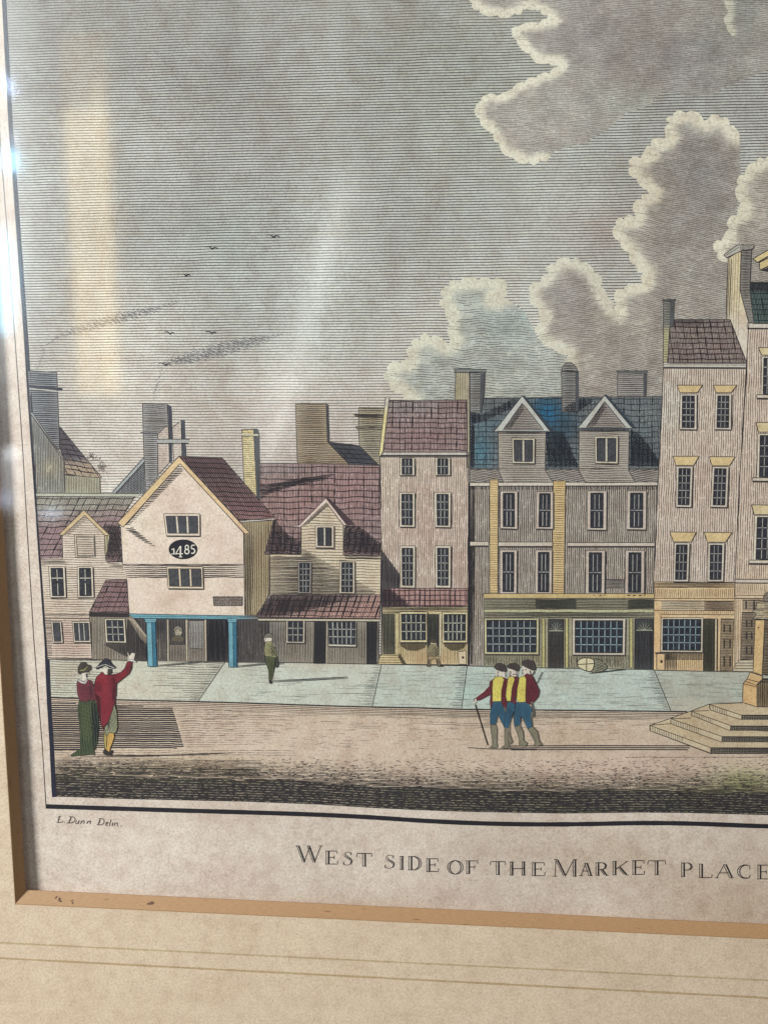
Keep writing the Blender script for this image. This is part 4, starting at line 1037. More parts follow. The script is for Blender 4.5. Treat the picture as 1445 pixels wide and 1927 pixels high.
# ---- blue-roofed house with two dormers ----
GRAY = lambda x, y: mixc((176, 164, 154), [((162, 156, 154), 990, 960, 50, 60, .4), ((170, 158, 144), 895, 1150, 12, 120, .5), ((182, 170, 158), 1150, 1070, 60, 60, .5)], x, y)
h = D(7.6)
wl = [(883, 908), (1237, 908), (1229, 1260), (1030, 1257), (882, 1253)]
h.fill(wl, GRAY); h.hatch(wl, 90.6, 3.7, 1.5, (82, 74, 74), wob=.7, brk=60)
h.hatch([(884, 912), (893, 912), (891, 1250), (883, 1250)], 90.2, 2.4, 1.9, (50, 46, 50), wob=.3)
h.hatch([(884, 915), (1235, 915), (1235, 922), (884, 922)], 90, 2.4, 1.5, (60, 54, 58), brk=0)
h.hatch([(935, 1028), (942, 1028), (942, 1118), (936, 1118)], 0, 3.1, 1.8, (54, 50, 54)); h.hatch([(935, 922), (942, 922), (941, 992), (936, 992)], 0, 3.1, 1.8, (54, 50, 54))
h.outline(wl, 1.5)
houseI = h.build('house', root, 'wide grey house with a blue slate roof, two dormers and a double shopfront')
def slate(x, y):
    return mixc((112, 120, 128), [((36, 116, 168), 1028, 778, 30, 34, .95), ((64, 130, 162), 905, 850, 22, 40, .8), ((70, 128, 158), 925, 800, 40, 16, .4), ((92, 124, 140), 1055, 860, 26, 30, .6),
        ((40, 78, 104), 1060, 800, 26, 30, .5), ((96, 118, 124), 1215, 800, 40, 50, .5), ((150, 152, 150), 1220, 780, 30, 30, .3)], x, y)
def sl_x(d):
    for pl in ([(884, 776), (906, 780), (960, 752), (1000, 752), (905, 795), (884, 800)], [(1030, 812), (1060, 812), (1090, 880), (1030, 880)], [(1186, 808), (1205, 818), (1238, 862), (1238, 878), (1184, 878)], [(1054, 770), (1085, 778), (1120, 752), (1090, 750)], [(884, 800), (893, 800), (893, 880), (884, 880)]):
        d.hatch(pl, 90, 2.1, 1.5, (38, 42, 54), wob=.3, dl=1.15); d.hatch(pl, 60, 3, 1.2, (38, 42, 54), dl=1.2)
part(houseI, 'roof', [(905, 749), (1246, 746), (1239, 884), (884, 884), (884, 770), (905, 776)], slate, 7.8,
     [dict(ang=90.5, pitch=2.7, w=1.2, c=(56, 66, 78), wob=.3, brk=18), dict(ang=.2, pitch=10.4, w=1.7, c=(40, 48, 60), wob=1.2), dict(ang=90.5, pitch=13, w=1.6, c=(44, 52, 66), brk=14, jit=.2)], extra=sl_x, g=7)
def gut(d):
    d.stroke([(884, 911.5), (1236, 910.5)], 6.0, (212, 200, 188), dl=1.2); d.stroke([(884, 908), (1236, 907)], 1.3, dl=1.3); d.stroke([(884, 915), (1236, 914)], 1.6, dl=1.3)
part(houseI, 'eaves', [(884, 882), (1239, 882), (1236, 915), (884, 915)], (166, 158, 152), 8.3, [dict(ang=10, pitch=3.2, w=1.5, c=(68, 64, 68), wob=.8)], extra=gut)
for z_, ap, bl, br, ia, il, ir, wq, wb, win in (
    (ZD, (938, 148), (762, 372), (1112, 372), (938, 195), (818, 362), (1072, 362), [(787, 370), (1085, 372), (1080, 615)], [(820, 690), (1130, 690), (1080, 615), (790, 615)], [(873, 413), (1016, 415), (1014, 572), (876, 570)]),
    (ZE, (290, 145), (122, 350), (462, 352), (290, 185), (175, 345), (420, 345), [(130, 366), (442, 370), (438, 615)], [(170, 692), (480, 690), (435, 615), (128, 615)], [(228, 402), (373, 402), (371, 572), (230, 570)])):
    dp = Z(z_, [wq[0], wq[1], wq[2], wb[1], wb[0], wb[3]])
    def dx(d, z_=z_, ap=ap, bl=bl, br=br, ia=ia, il=il, ir=ir):
        ped = Z(z_, [ap, br, (bl[0], bl[1])]); d.fill(ped, (188, 192, 190), dl=.9, g=6)
        tri_ = Z(z_, [ia, ir, il]); d.fill(tri_, (166, 156, 150), dl=1.0, g=7); d.hatch(tri_, 0, 3.3, 1.5, (76, 70, 72), dl=1.2, wob=.5)
        d.hatch(Z(z_, [ia, (ia[0] + 14, ia[1] + 34), (il[0] + 50, il[1] - 6), il]), -50, 2.1, 1.4, (54, 50, 56), dl=1.3)
        d.outline(ped, 1.5, (62, 60, 66), dl=1.3); d.outline(tri_, 1.3, dl=1.34)
        sh_ = Z(z_, [(ap[0] + 12, ap[1] - 2), (br[0] + 34, br[1] + 4), (br[0], br[1]), (ap[0], ap[1])]); d.fill(sh_, (70, 84, 98), dl=.8); d.hatch(sh_, 10, 2.4, 1.4, (36, 40, 50), dl=1.1)
        d.hatch(Z(z_, [(bl[0] + 22, bl[1] + 4), (br[0] - 20, br[1] + 4), (br[0] - 20, br[1] + 22), (bl[0] + 22, bl[1] + 22)]), 0, 2.2, 1.4, (66, 62, 66), dl=1.2)
    part(houseI, 'dormer', dp, (182, 172, 162), 9.2, [H_(3.3, 1.35, (84, 78, 78), wob=.6)], extra=dx)
    window(houseI, Z(z_, win), 2, 1, L=12, ins=(.085, .07), mw=3.0, munt=(206, 196, 176), frame=(208, 198, 176), pane=(90, 88, 92))
def ch1(d):
    s_ = [(883, 700), (912, 700), (911, 735), (906, 778), (884, 776)]
    d.fill(s_, (150, 150, 150), dl=.9); d.hatch(s_, 0, 3.2, 1.6, (58, 58, 66), dl=1.1, wob=.7); d.fill([(904, 703), (912, 703), (907, 778), (902, 776)], (84, 86, 92), dl=1.2)
    d.stroke([(854, 697), (914, 698)], 5.5, (130, 132, 132), dl=1.3); d.stroke([(853, 694), (915, 695)], 1.5, dl=1.4); d.stroke([(854, 700.5), (914, 702)], 1.5, dl=1.4)
    d.outline(s_, 1.3, dl=1.35)
part(houseI, 'chimney', [(857, 698), (884, 698), (884, 880), (878, 880), (878, 753), (856, 753)], lambda x, y: mixc((190, 178, 152), [((180, 170, 120), 860, 740, 8, 30, .5)], x, y), 8.5, [V_(3.4, 1.1, (112, 102, 88), brk=0)], extra=ch1)
part(houseI, 'chimney', [(1057, 775), (1056, 698), (1059, 688), (1066, 682), (1074, 682), (1083, 690), (1087, 700), (1087, 770), (1083, 775)], (150, 148, 148), 8.5, [H_(3.2, 1.7, (56, 56, 64), wob=.8)],
     extra=lambda d: (d.fill([(1082, 700), (1088, 700), (1088, 772), (1082, 774)], (84, 86, 94), dl=1.2), d.stroke([(1055, 699), (1088, 700)], 2.2, dl=1.3)))
part(houseI, 'chimney', [(1162, 702), (1211, 702), (1216, 702), (1215, 746), (1161, 746)], (158, 152, 150), 7.7, [H_(3.9, 1.5, (62, 60, 66), wob=.5)],
     extra=lambda d: (d.fill([(1210, 702), (1217, 702), (1215, 746), (1210, 746)], (84, 84, 90), dl=1.2), d.stroke([(1159, 700), (1218, 700)], 3.6, (110, 108, 108), dl=1.3), d.stroke([(1159, 698), (1218, 698)], 1.4, dl=1.4)))
for q in ([(921, 902), (937, 902), (936, 1120), (921, 1120)], Z(ZD, [(1132, 680), (1208, 680), (1198, 1392), (1122, 1392)])):
    part(houseI, 'brick_pier', q, lambda x, y: mixc((216, 184, 128), [((214, 172, 96), 1050, 905, 12, 14, .8)], x, y), 10, [H_(4.3, 1.1, (116, 90, 62), wob=.6)], ol=1.1)
for q in ([(884, 1019), (919, 1019), (919, 1027), (884, 1027)], [(937, 1020), (1040, 1020), (1040, 1028), (937, 1028)], [(1067, 1021), (1232, 1021), (1231, 1028), (1067, 1028)]):
    part(houseI, 'string_course', q, (206, 192, 180), 9.5, extra=lambda d, q=q: (d.stroke([(q[3][0], q[3][1] + 1.2), (q[2][0], q[2][1] + 1.2)], 2.6, (64, 58, 60), dl=1.2)))
for z_, q in ((ZD, [(800, 745), (908, 745), (908, 982), (800, 978)]), (ZD, [(1028, 748), (1131, 748), (1131, 982), (1022, 980)]), (ZD, [(798, 1113), (905, 1113), (903, 1388), (798, 1388)]), (ZD, [(1020, 1113), (1124, 1113), (1122, 1390), (1018, 1388)]),
              (ZE, [(182, 744), (302, 744), (300, 988), (180, 986)]), (ZE, [(430, 744), (550, 744), (548, 986), (426, 984)]), (ZE, [(172, 1115), (292, 1115), (288, 1392), (170, 1392)]), (ZE, [(420, 1115), (538, 1115), (536, 1392), (416, 1392)])):
    window(houseI, Z(z_, q), 3, 2, L=11, ins=(.17, .05), mw=1.5, frame=(202, 186, 176), munt=(184, 178, 176))
part(houseI, 'wall_plaque', Z(ZE, [(297, 1297), (412, 1297), (410, 1350), (297, 1350)]), (140, 130, 126), 9.5, [H_(2.8, 1.4, (64, 58, 60))])
GRN = lambda x, y: mixc((150, 145, 124), [((168, 160, 120), 1050, 1220, 80, 50, .5), ((132, 128, 110), 960, 1140, 80, 12, .5)], x, y)
def sfx(d):
    d.hatch([(911, 1127), (1229, 1127), (1229, 1147), (911, 1147)], 0, 2.9, 1.5, (58, 60, 48), wob=.4, dl=1.0)
    for q in (rect(1007, 1128, 1084, 1145), rect(1181, 1128, 1229, 1145)): d.fill(q, (86, 86, 76), dl=1.05); d.hatch(q, 0, 2.4, 1.3, (46, 46, 44), dl=1.2)
    d.stroke([(911, 1149.5), (1229, 1150)], 3.0, (196, 194, 150), dl=1.2); d.hatch([(911, 1152), (1229, 1152), (1229, 1163), (911, 1163)], 0, 2.7, 1.7, (56, 58, 52), dl=1.2)
    d.hatch([(911, 1232), (1016, 1232), (1016, 1254), (911, 1253)], 91, 3.0, 1.6, (64, 62, 48), dl=1.2, brk=14); d.hatch([(1068, 1233), (1192, 1233), (1192, 1258), (1068, 1257)], 91, 3.0, 1.6, (64, 62, 54), dl=1.2, brk=14)
    for x in (1019, 1025, 1063, 1069, 1184, 1190): d.stroke([(x, 1164), (x, 1256)], 1.4, (70, 66, 52), dl=1.3)
    for x in (1022, 1066, 1187): d.stroke([(x, 1164), (x, 1256)], 4.0, (196, 186, 128), dl=1.25)
part(houseI, 'shopfront', [(910, 1118), (1230, 1118), (1229, 1260), (1030, 1257), (910, 1254)], GRN, 9.6, extra=sfx)
part(houseI, 'shop_cornice', [(909, 1117), (1230, 1117), (1230, 1126), (910, 1126)], lambda x, y: mixc((206, 178, 118), [((206, 142, 96), 1180, 1122, 30, 4, .4)], x, y), 11.6, ol=1.3)
window(houseI, Z(ZD, [(700, 1540), (1042, 1540), (1040, 1766), (702, 1764)]), 8, 4, L=11.4, ins=(.045, .05), bot=.06, frame=(200, 194, 150), munt=(190, 200, 200), mw=1.35, pane=(38, 42, 54))
window(houseI, Z(ZE, [(88, 1540), (420, 1540), (416, 1770), (88, 1768)]), 8, 4, L=11.4, ins=(.05, .06), bot=.06, frame=(206, 194, 178), munt=(170, 196, 204), mw=1.35, pane=(36, 42, 56))
def fan(d, x0, x1, y0, y1):
    d.fill([(x0, y0), (x1, y0), (x1, y1), (x0, y1)], (70, 72, 72), dl=.6)
    cx_, cy_ = (x0 + x1) / 2, y1
    for a in range(20, 180, 28): d.stroke([(cx_, cy_), (cx_ - math.cos(math.radians(a)) * (x1 - x0) * .45, cy_ - math.sin(math.radians(a)) * (y1 - y0) * .8)], .9, (150, 150, 140), dl=1.2)
    d.stroke([(x0, y1), (x1, y1)], 1.8, (170, 168, 150), dl=1.3)
part(houseI, 'door', [(1031, 1165), (1060.5, 1165), (1060, 1257), (1031, 1257)], (90, 86, 84), 11.4, [V_(2.5, 1.5, (42, 38, 42), brk=0)], extra=lambda d: fan(d, 1033, 1059, 1167, 1187))
part(houseI, 'door', [(1194, 1164), (1229, 1164), (1228, 1260), (1193, 1259)], (84, 84, 88), 11.4, [V_(2.5, 1.5, (38, 36, 42), brk=0)], extra=lambda d: fan(d, 1197, 1227, 1168, 1186))

# ---- second tall pink house, with yellow window heads ----
PK2 = lambda x, y: mixc((218, 198, 184), [((214, 210, 202), 1262, 760, 30, 60, .6), ((212, 186, 174), 1330, 900, 60, 80, .5), ((220, 200, 192), 1300, 1050, 60, 50, .5)], x, y)
h = D(8.2)
wl = [(1248, 684), (1405, 684), (1391, 900), (1382, 1096), (1382, 1264), (1320, 1263), (1229, 1261), (1229, 1096)]
h.fill(wl, PK2); h.hatch([(1248, 690), (1404, 690), (1391, 900), (1382, 1096), (1230, 1096)], 91.4, 4.2, 1.2, (110, 94, 90), wob=.9, brk=44)
h.outline(wl, 1.5)
houseJ = h.build('house', root, 'tall pink house with yellow window heads and an ochre shopfront')
part(houseJ, 'roof', [(1261, 601), (1373, 601), (1405, 684), (1255, 684)], lambda x, y: mixc((142, 124, 120), [((84, 80, 84), 1290, 604, 50, 8, .7), ((158, 134, 130), 1350, 660, 50, 16, .5)], x, y), 8.6,
     [dict(ang=84, pitch=2.9, w=1.3, c=(84, 68, 70), wob=.3, brk=14), dict(ang=82, pitch=13, w=2.0, c=(56, 44, 48), brk=18), dict(ang=0, pitch=10, w=1.9, c=(56, 42, 48), wob=1.0)])
part(houseJ, 'cornice', [(1247, 682), (1405, 683), (1404, 694), (1247, 693)], (206, 198, 188), 8.9, extra=lambda d: (d.stroke([(1247, 691.5), (1404, 692.5)], 3.0, (80, 76, 80), dl=1.2), d.stroke([(1247, 686.5), (1404, 687)], 1.0, dl=1.2)))
part(houseJ, 'chimney', [(1248, 566), (1268, 566), (1266, 613), (1259, 616), (1256, 682), (1247, 682)], lambda x, y: lerp((132, 132, 128), (190, 182, 136), max(0, min(1, (y - 612) / 12))), 9.2, [H_(3.1, 1.4, (64, 62, 60))], g=5,
     extra=lambda d: (d.fill([(1260, 568), (1268, 568), (1266, 613), (1260, 613)], (88, 90, 94), dl=1.1), d.stroke([(1246, 565), (1271, 564)], 3.6, (84, 86, 90), dl=1.2)))
WH = (222, 192, 136)
for lin_, wq, r_ in (
    (Z(ZF, [(615, 1372), (850, 1372), (802, 1440), (645, 1440)]), Z(ZF, [(645, 1452), (797, 1452), (795, 1775), (640, 1772)]), 5), (Z(ZF, [(945, 1372), (1160, 1372), (1108, 1440), (972, 1440)]), Z(ZF, [(966, 1452), (1110, 1452), (1106, 1775), (955, 1772)]), 5),
    (Z(ZE, [(715, 527), (880, 527), (846, 584), (735, 584)]), Z(ZE, [(738, 590), (840, 590), (830, 845), (733, 843)]), 5), (Z(ZE, [(942, 530), (1105, 530), (1070, 586), (960, 586)]), Z(ZE, [(962, 590), (1064, 592), (1054, 846), (950, 844)]), 5),
    (Z(ZE, [(695, 1000), (862, 1002), (832, 1062), (720, 1062)]), Z(ZE, [(724, 1068), (820, 1068), (812, 1310), (716, 1310)]), 4), (Z(ZE, [(910, 1002), (1085, 1003), (1045, 1064), (932, 1064)]), Z(ZE, [(935, 1070), (1038, 1070), (1030, 1310), (932, 1310)]), 4)):
    part(houseJ, 'window_head', lin_, WH, 10.5, ol=1.4, extra=lambda d, l=lin_: d.stroke([l[1], l[2]], 2.0, (64, 58, 60), dl=1.2))
    window(houseJ, wq, 3, r_, L=11, ins=(.14, .05), mw=1.2, munt=(190, 186, 182), frame=(214, 202, 190), pane=(44, 42, 52))
OCH = lambda x, y: mixc((226, 192, 146), [((226, 176, 116), 1236, 1200, 14, 60, .6), ((222, 182, 128), 1300, 1245, 30, 14, .5)], x, y)
def sjx(d):
    d.hatch(rect(1230, 1096, 1382, 1107), 0, 2.6, 1.7, (60, 56, 48), dl=1.0); d.hatch(rect(1231, 1108, 1382, 1125), 91, 3.6, 1.1, (128, 100, 74), dl=1.0)
    for y in (1126, 1130.5, 1148.5): d.stroke([(1230, y), (1381, y + .5)], 1.3, (74, 62, 56), dl=1.3)
    d.fill(rect(1243, 1131, 1324, 1148), (202, 182, 152), dl=.8); d.hatch(rect(1243, 1131, 1324, 1148), 0, 3.1, 1.1, (84, 76, 72), dl=1.1)
    d.fill(rect(1324, 1131, 1380, 1148), (160, 136, 108), dl=.8); d.hatch(rect(1324, 1131, 1380, 1148), 0, 2.6, 1.3, (72, 62, 58), dl=1.1)
    d.hatch(rect(1243, 1149.5, 1380, 1156), 90, 3.9, 1.1, (110, 88, 70), dl=1.15); d.stroke([(1242, 1156), (1380, 1157)], 1.2, dl=1.2)
    d.fill(rect(1251, 1228, 1321, 1242), (150, 126, 96), dl=.7); d.hatch(rect(1251, 1228, 1321, 1243), 90.5, 3.0, 1.6, (66, 56, 50), dl=1.1, brk=12); d.hatch(rect(1251, 1228, 1273, 1262), 90.5, 2.8, 1.7, (62, 54, 50), dl=1.2)
    d.hatch(rect(1273, 1240, 1320, 1262), 90.5, 3.8, 1.0, (140, 108, 76), dl=1.15)
    d.outline(rect(1235, 1230, 1250, 1261), 1.4, dl=1.3); d.fill(ell(1244, 1245, 2.4, 2.8, 0, 340, 10), (60, 40, 44), dl=1.3); d.stroke([(1232, 1229), (1250, 1229)], 3.2, (72, 66, 68), dl=1.3)
    d.stroke([(1243, 1158), (1242, 1228)], 1.1, (90, 76, 66), dl=1.3)
part(houseJ, 'shopfront', [(1230, 1095), (1382, 1096), (1382, 1264), (1320, 1263), (1229, 1261)], OCH, 9.8, extra=sjx)
window(houseJ, Z(Z3, [(205, 440), (628, 440), (622, 790), (200, 786)]), 7, 4, L=11.4, ins=(.045, .05), bot=.05, frame=(212, 198, 176), munt=(164, 190, 200), mw=1.35, pane=(38, 44, 56))
part(houseJ, 'door', Z(Z3, [(634, 452), (745, 452), (742, 980), (628, 980)]), (94, 92, 74), 11.4, [V_(2.4, 1.5, (46, 44, 40), brk=0)])
part(houseJ, 'door_post', Z(Z3, [(745, 452), (772, 452), (768, 980), (740, 980)]), (206, 190, 156), 11.5, ol=1.5, extra=lambda d: d.stroke(Z(Z3, [(772, 452), (768, 980)]), 2.4, (56, 48, 44), dl=1.2))
def shut(d, x0, x1, y0, y1):
    for a, b_ in ((.1, .25), (.38, .56), (.72, .92)):
        for u in (.3, .78): d.stroke([(x0 + (x1 - x0) * u, y0 + (y1 - y0) * a), (x0 + (x1 - x0) * u, y0 + (y1 - y0) * b_)], 3.0, (66, 58, 56), dl=1.2)
part(houseJ, 'shutter', Z(Z3, [(808, 452), (937, 452), (920, 985), (798, 980)]), (170, 146, 114), 11.4, [H_(2.9, 1.5, (72, 60, 54))], extra=lambda d: shut(d, 1355, 1378, 1166, 1262))

# ---- right-hand tall house, cut by the photograph ----
h = D(8.0)
wl = [(1408, 610), (XR, 612), (XR, 1266), (1382, 1264), (1382, 1096), (1391, 900), (1404, 684)]
h.fill(wl, lambda x, y: mixc((220, 198, 182), [((226, 190, 140), 1430, 1180, 70, 90, .85)], x, y)); h.hatch([(1408, 612), (XR, 612), (XR, 1092), (1383, 1092), (1391, 900), (1404, 684)], 91.6, 4.2, 1.2, (112, 96, 92), wob=.9, brk=44)
h.hatch([(1384, 1099), (XR, 1099), (XR, 1118), (1384, 1118)], 91, 3.6, 1.1, (140, 104, 74)); h.hatch([(1384, 1128), (1394, 1128), (1393, 1262), (1383, 1262)], 90, 3.4, .9, (140, 110, 80))
for y, w_ in ((1090, 1.5), (1097, 2.2), (1120, 1.3), (1126, 1.8)): h.stroke([(1383, y), (XR, y + 2)], w_, (72, 62, 60), dl=1.1)
h.stroke([(1383, 1093.5), (XR, 1094)], 4.5, (212, 200, 190), dl=1.0)
h.stroke([(1408, 612), (1391, 900), (1382, 1096), (1381, 1262)], 1.6, dl=1.2)
h.outline(wl, 1.4)
houseK = h.build('house', root, 'tall cream house at the right edge with a teal roof')
part(houseK, 'roof', [(1407, 531), (XR, 531), (XR, 610), (1416, 609), (1407, 560)], lambda x, y: mixc((98, 118, 114), [((66, 62, 70), 1460, 536, 200, 12, .9)], x, y), 8.4,
     [dict(ang=82, pitch=2.8, w=1.3, c=(48, 62, 66)), dict(ang=80, pitch=12, w=1.9, c=(40, 50, 56), brk=18), dict(ang=1, pitch=10, w=1.8, c=(40, 50, 56), wob=.9), dict(poly=[(1408, 532), (XR, 532), (XR, 548), (1408, 548)], ang=90, pitch=2.2, w=1.6, c=(46, 42, 50))], g=6)
part(houseK, 'cornice', [(1405, 608), (XR, 609), (XR, 620), (1405, 619)], (210, 200, 190), 8.8, extra=lambda d: d.stroke([(1406, 618), (XR, 619)], 2.4, (60, 54, 58), dl=1.2))
def ckx(d):
    s_ = [(1394, 470), (1413, 470), (1410, 548), (1418, 608), (1408, 608), (1392, 548)]
    d.fill(s_, (146, 140, 136), dl=.9); d.hatch(s_, 0, 3.0, 1.6, (52, 50, 56), dl=1.1, wob=.4); d.outline(s_, 1.3, dl=1.2)
    cp = [(1361, 479.5), (1387, 461), (1420, 461), (1415, 469), (1394, 472), (1366, 485)]
    d.fill(cp, (176, 172, 164), dl=1.2); d.outline(cp, 1.5, dl=1.35); d.hatch([(1388, 462), (1420, 462), (1413, 470), (1394, 471)], 90, 2.4, 1.3, (60, 58, 64), dl=1.3); d.stroke([(1363, 482), (1390, 465)], 1, dl=1.36)
part(houseK, 'chimney', [(1369, 486), (1394, 470), (1392, 548), (1408, 606), (1404, 683), (1373, 603), (1366, 600)], lambda x, y: lerp((216, 198, 158), (222, 208, 194), max(0, min(1, (y - 560) / 60))), 9.0,
     [dict(poly=[(1368, 490), (1377, 486), (1372, 600), (1365, 600)], ang=92, pitch=3.2, w=1.4, c=(100, 90, 78)), dict(ang=92, pitch=4.4, w=.8, c=(160, 142, 118), fall=lambda x, y: 1 if y < 590 else 0)], extra=ckx)
d = D(9.4)
for pl in ([(1416, 487), (1500, 438), (1500, 450), (1424, 494)], [(1428, 494), (1500, 458), (1500, 478), (1429, 508)]):
    d.fill(pl, (216, 192, 132)); d.outline(pl, 1.6)
d.fill([(1430, 509), (1500, 484), (1500, 531), (1445, 531), (1445, 512)], (64, 58, 62), dl=-.3)
d.build('pediment', houseK, 'corner of a yellow pediment cut by the photograph')
for lq, wq, sy in (([(1426, 654), (1474, 654), (1468, 669), (1432, 668)], [(1432.5, 671), (1470, 671), (1468, 744), (1431, 743)], 743), ([(1421.5, 795), (1474, 795), (1468, 813), (1426, 813)], [(1425, 816), (1470, 816), (1468, 900), (1423, 899)], 899), ([(1413, 950), (1474, 951), (1466, 969), (1418, 968)], [(1419, 970), (1470, 970), (1468, 1055), (1416, 1054)], 1054)):
    part(houseK, 'window_head', lq, (220, 200, 152), 10.5, ol=1.4, extra=lambda d, l=lq: d.stroke([l[3], l[0]], 1.8, (64, 58, 60), dl=1.2))
    window(houseK, wq, 4, 4 if sy > 800 else 4, L=11, ins=(.1, .04), bot=.02, mw=1.3, munt=(196, 192, 186), frame=(220, 208, 190), pane=(50, 46, 56))
    part(houseK, 'window_sill', [(wq[3][0] - 8, sy), (1476, sy), (1476, sy + 7), (wq[3][0] - 8, sy + 6)], (214, 200, 184), 11.8, ol=1.5, extra=lambda d, a=wq[3][0] - 8, b_=sy: d.stroke([(a, b_ + 7.5), (1476, b_ + 8.5)], 2.4, (62, 54, 58), dl=1.2))
def kdx(d):
    shut(d, 1398, 1418, 1160, 1238)
part(houseK, 'shutter', [(1397, 1129), (1444, 1129), (1444, 1148), (1397, 1148)], (190, 168, 142), 10, [H_(3.0, 1.3, (86, 74, 70))], extra=lambda d: [d.stroke([(x, 1131), (x, 1146)], 3, (66, 56, 58), dl=1.2) for x in (1403, 1418)])
part(houseK, 'door', Z(Z3, [(1020, 385), (1160, 385), (1140, 868), (1008, 862)]), (152, 132, 110), 10.4, [H_(2.9, 1.5, (70, 58, 54))], extra=kdx)
part(houseK, 'doorstep', Z(Z3, [(985, 868), (1140, 868), (1130, 985), (918, 982), (948, 935), (948, 910), (980, 895)]), (208, 192, 166), 10.8, extra=lambda d: [d.stroke(Z(Z3, [(950 if k else 985, 898 + 28 * k), (1135, 898 + 28 * k)]), 1.2, dl=1.2) for k in range(3)])

# ---- monument with steps at the right edge ----
TAN = lambda x, y: mixc((206, 184, 150), [((200, 170, 130), 1290, 1370, 30, 12, .5), ((188, 160, 126), 1350, 1365, 30, 14, .5), ((214, 190, 150), 1420, 1350, 30, 12, .5)], x, y)
m = D(5.0)
mp_ = [(1334, 1325), (1396, 1322), (XR, 1326), (XR, 1420), (1445, 1418), (1336, 1418), (1222, 1375), (1222, 1365), (1261, 1352), (1300, 1338)]
m.fill(mp_, TAN, g=8); m.outline(mp_, 1.3)
mon = m.build('monument', root, 'stone monument on four tan steps, cut by the right edge')
def stepx(side, front, top=None):
    d = D(5.6)
    a, b_, b2, a2 = side
    d.fill([a, b_, b2, a2], (212, 194, 162)); sh_ = [a, lerp(a, b_, .55), lerp(a2, b2, .55), a2]
    d.hatch(sh_, 90, 3.4, 1.2, (74, 64, 56), dl=.7)
    d.outline([a, b_, b2, a2], 1.3, (74, 62, 54), dl=.9)
    fq = [front[0], (XR, front[0][1] + 1), (XR, front[1][1] + 1), front[1]]
    d.fill(fq, (126, 116, 104), dl=.3); d.hatch(fq, 90, 3.1, 1.6, (52, 48, 48), dl=.8); d.hatch(fq, 0, 2.8, 1.4, (52, 48, 48), dl=.86)
    d.stroke([(front[0][0], front[0][1]), (XR, front[0][1] + 1)], 1.2, dl=.95)
    if top: d.stroke(top, 1.3, (74, 62, 54), dl=.97)
    d.build('step', mon)
stepx([(1334, 1325.5), (1394.6, 1346), (1394.6, 1354.6), (1335, 1336)], [(1394.6, 1345.5), (1394.6, 1354.8)], [(1334, 1325), (1396, 1322.6)])
stepx([(1300, 1338.7), (1374, 1365.5), (1373, 1375), (1300, 1346)], [(1374, 1366), (1373, 1375.4)], [(1300, 1338.5), (1333, 1337)])
stepx([(1262, 1352.7), (1358, 1386), (1357, 1396.6), (1261, 1362)], [(1358, 1386), (1357, 1396.6)], [(1262, 1352.5), (1300, 1351)])
stepx([(1222.3, 1365), (1336.7, 1407), (1335.7, 1417), (1222, 1375)], [(1336.7, 1407), (1335.7, 1417.5)], [(1222, 1364.6), (1261, 1362)])
ORG = (226, 180, 118)
part(mon, 'plinth', Z(Z3, [(1030, 1105), (1070, 1060), (1100, 990), (1222, 1028), (1222, 1080), (1172, 1120), (1170, 1340), (1025, 1295)]), lambda x, y: mixc(ORG, [((206, 186, 144), 1420, 1272, 14, 8, .6)], x, y), 12.2, ol=1.4,
     extra=lambda d: (d.stroke(Z(Z3, [(1045, 1080), (1170, 1125)]), 1.2, dl=1.2), d.stroke(Z(Z3, [(1070, 1060), (1195, 1092)]), 1.2, dl=1.2), d.stroke(Z(Z3, [(1030, 1105), (1170, 1140)]), 1.2, dl=1.2)))
part(mon, 'plinth_face', [(1423.5, 1288), (1434, 1278), (XR, 1278), (XR, 1332), (1423.5, 1330)], (150, 128, 92), 12.0, [V_(3.3, 1.9, (58, 48, 42), brk=0), dict(poly=[(1424, 1286), (1434, 1276), (XR, 1276), (XR, 1287)], ang=0, pitch=2.3, w=1.7, c=(50, 44, 42))])
part(mon, 'shaft', Z(Z3, [(1152, 465), (1248, 465), (1240, 740), (1222, 1020), (1130, 992), (1142, 700)]), (226, 188, 128), 12.2, ol=1.3, extra=lambda d: d.fill(ell(1426, 1181, 1.6, 1.6, 0, 330, 8), (74, 60, 54), dl=1.2))
part(mon, 'shaft_side', [(1438, 1166), (1470, 1166), (1470, 1272), (1433, 1270)], (130, 112, 90), 12.0, [H_(2.9, 1.6, (56, 48, 46))])
part(mon, 'capital', Z(Z3, [(1120, 455), (1150, 430), (1165, 400), (1120, 380), (1160, 350), (1165, 290), (1250, 275), (1232, 240), (1250, 200), (1300, 170), (1500, 170), (1500, 460), (1240, 460)]),
     lambda x, y: mixc((196, 180, 148), [((120, 108, 100), 1444, 1124, 16, 16, .9), ((226, 206, 164), 1430, 1138, 8, 8, .8)], x, y), 12.6, [H_(3.2, 1.2, (86, 76, 70), brk=14)], g=6,
     extra=lambda d: (d.stroke(Z(Z3, [(1160, 285), (1300, 275)]), 1.4, dl=1.2), d.stroke(Z(Z3, [(1130, 355), (1300, 352)]), 1.6, dl=1.2), d.stroke(Z(Z3, [(1118, 455), (1300, 462)]), 1.6, dl=1.2)))

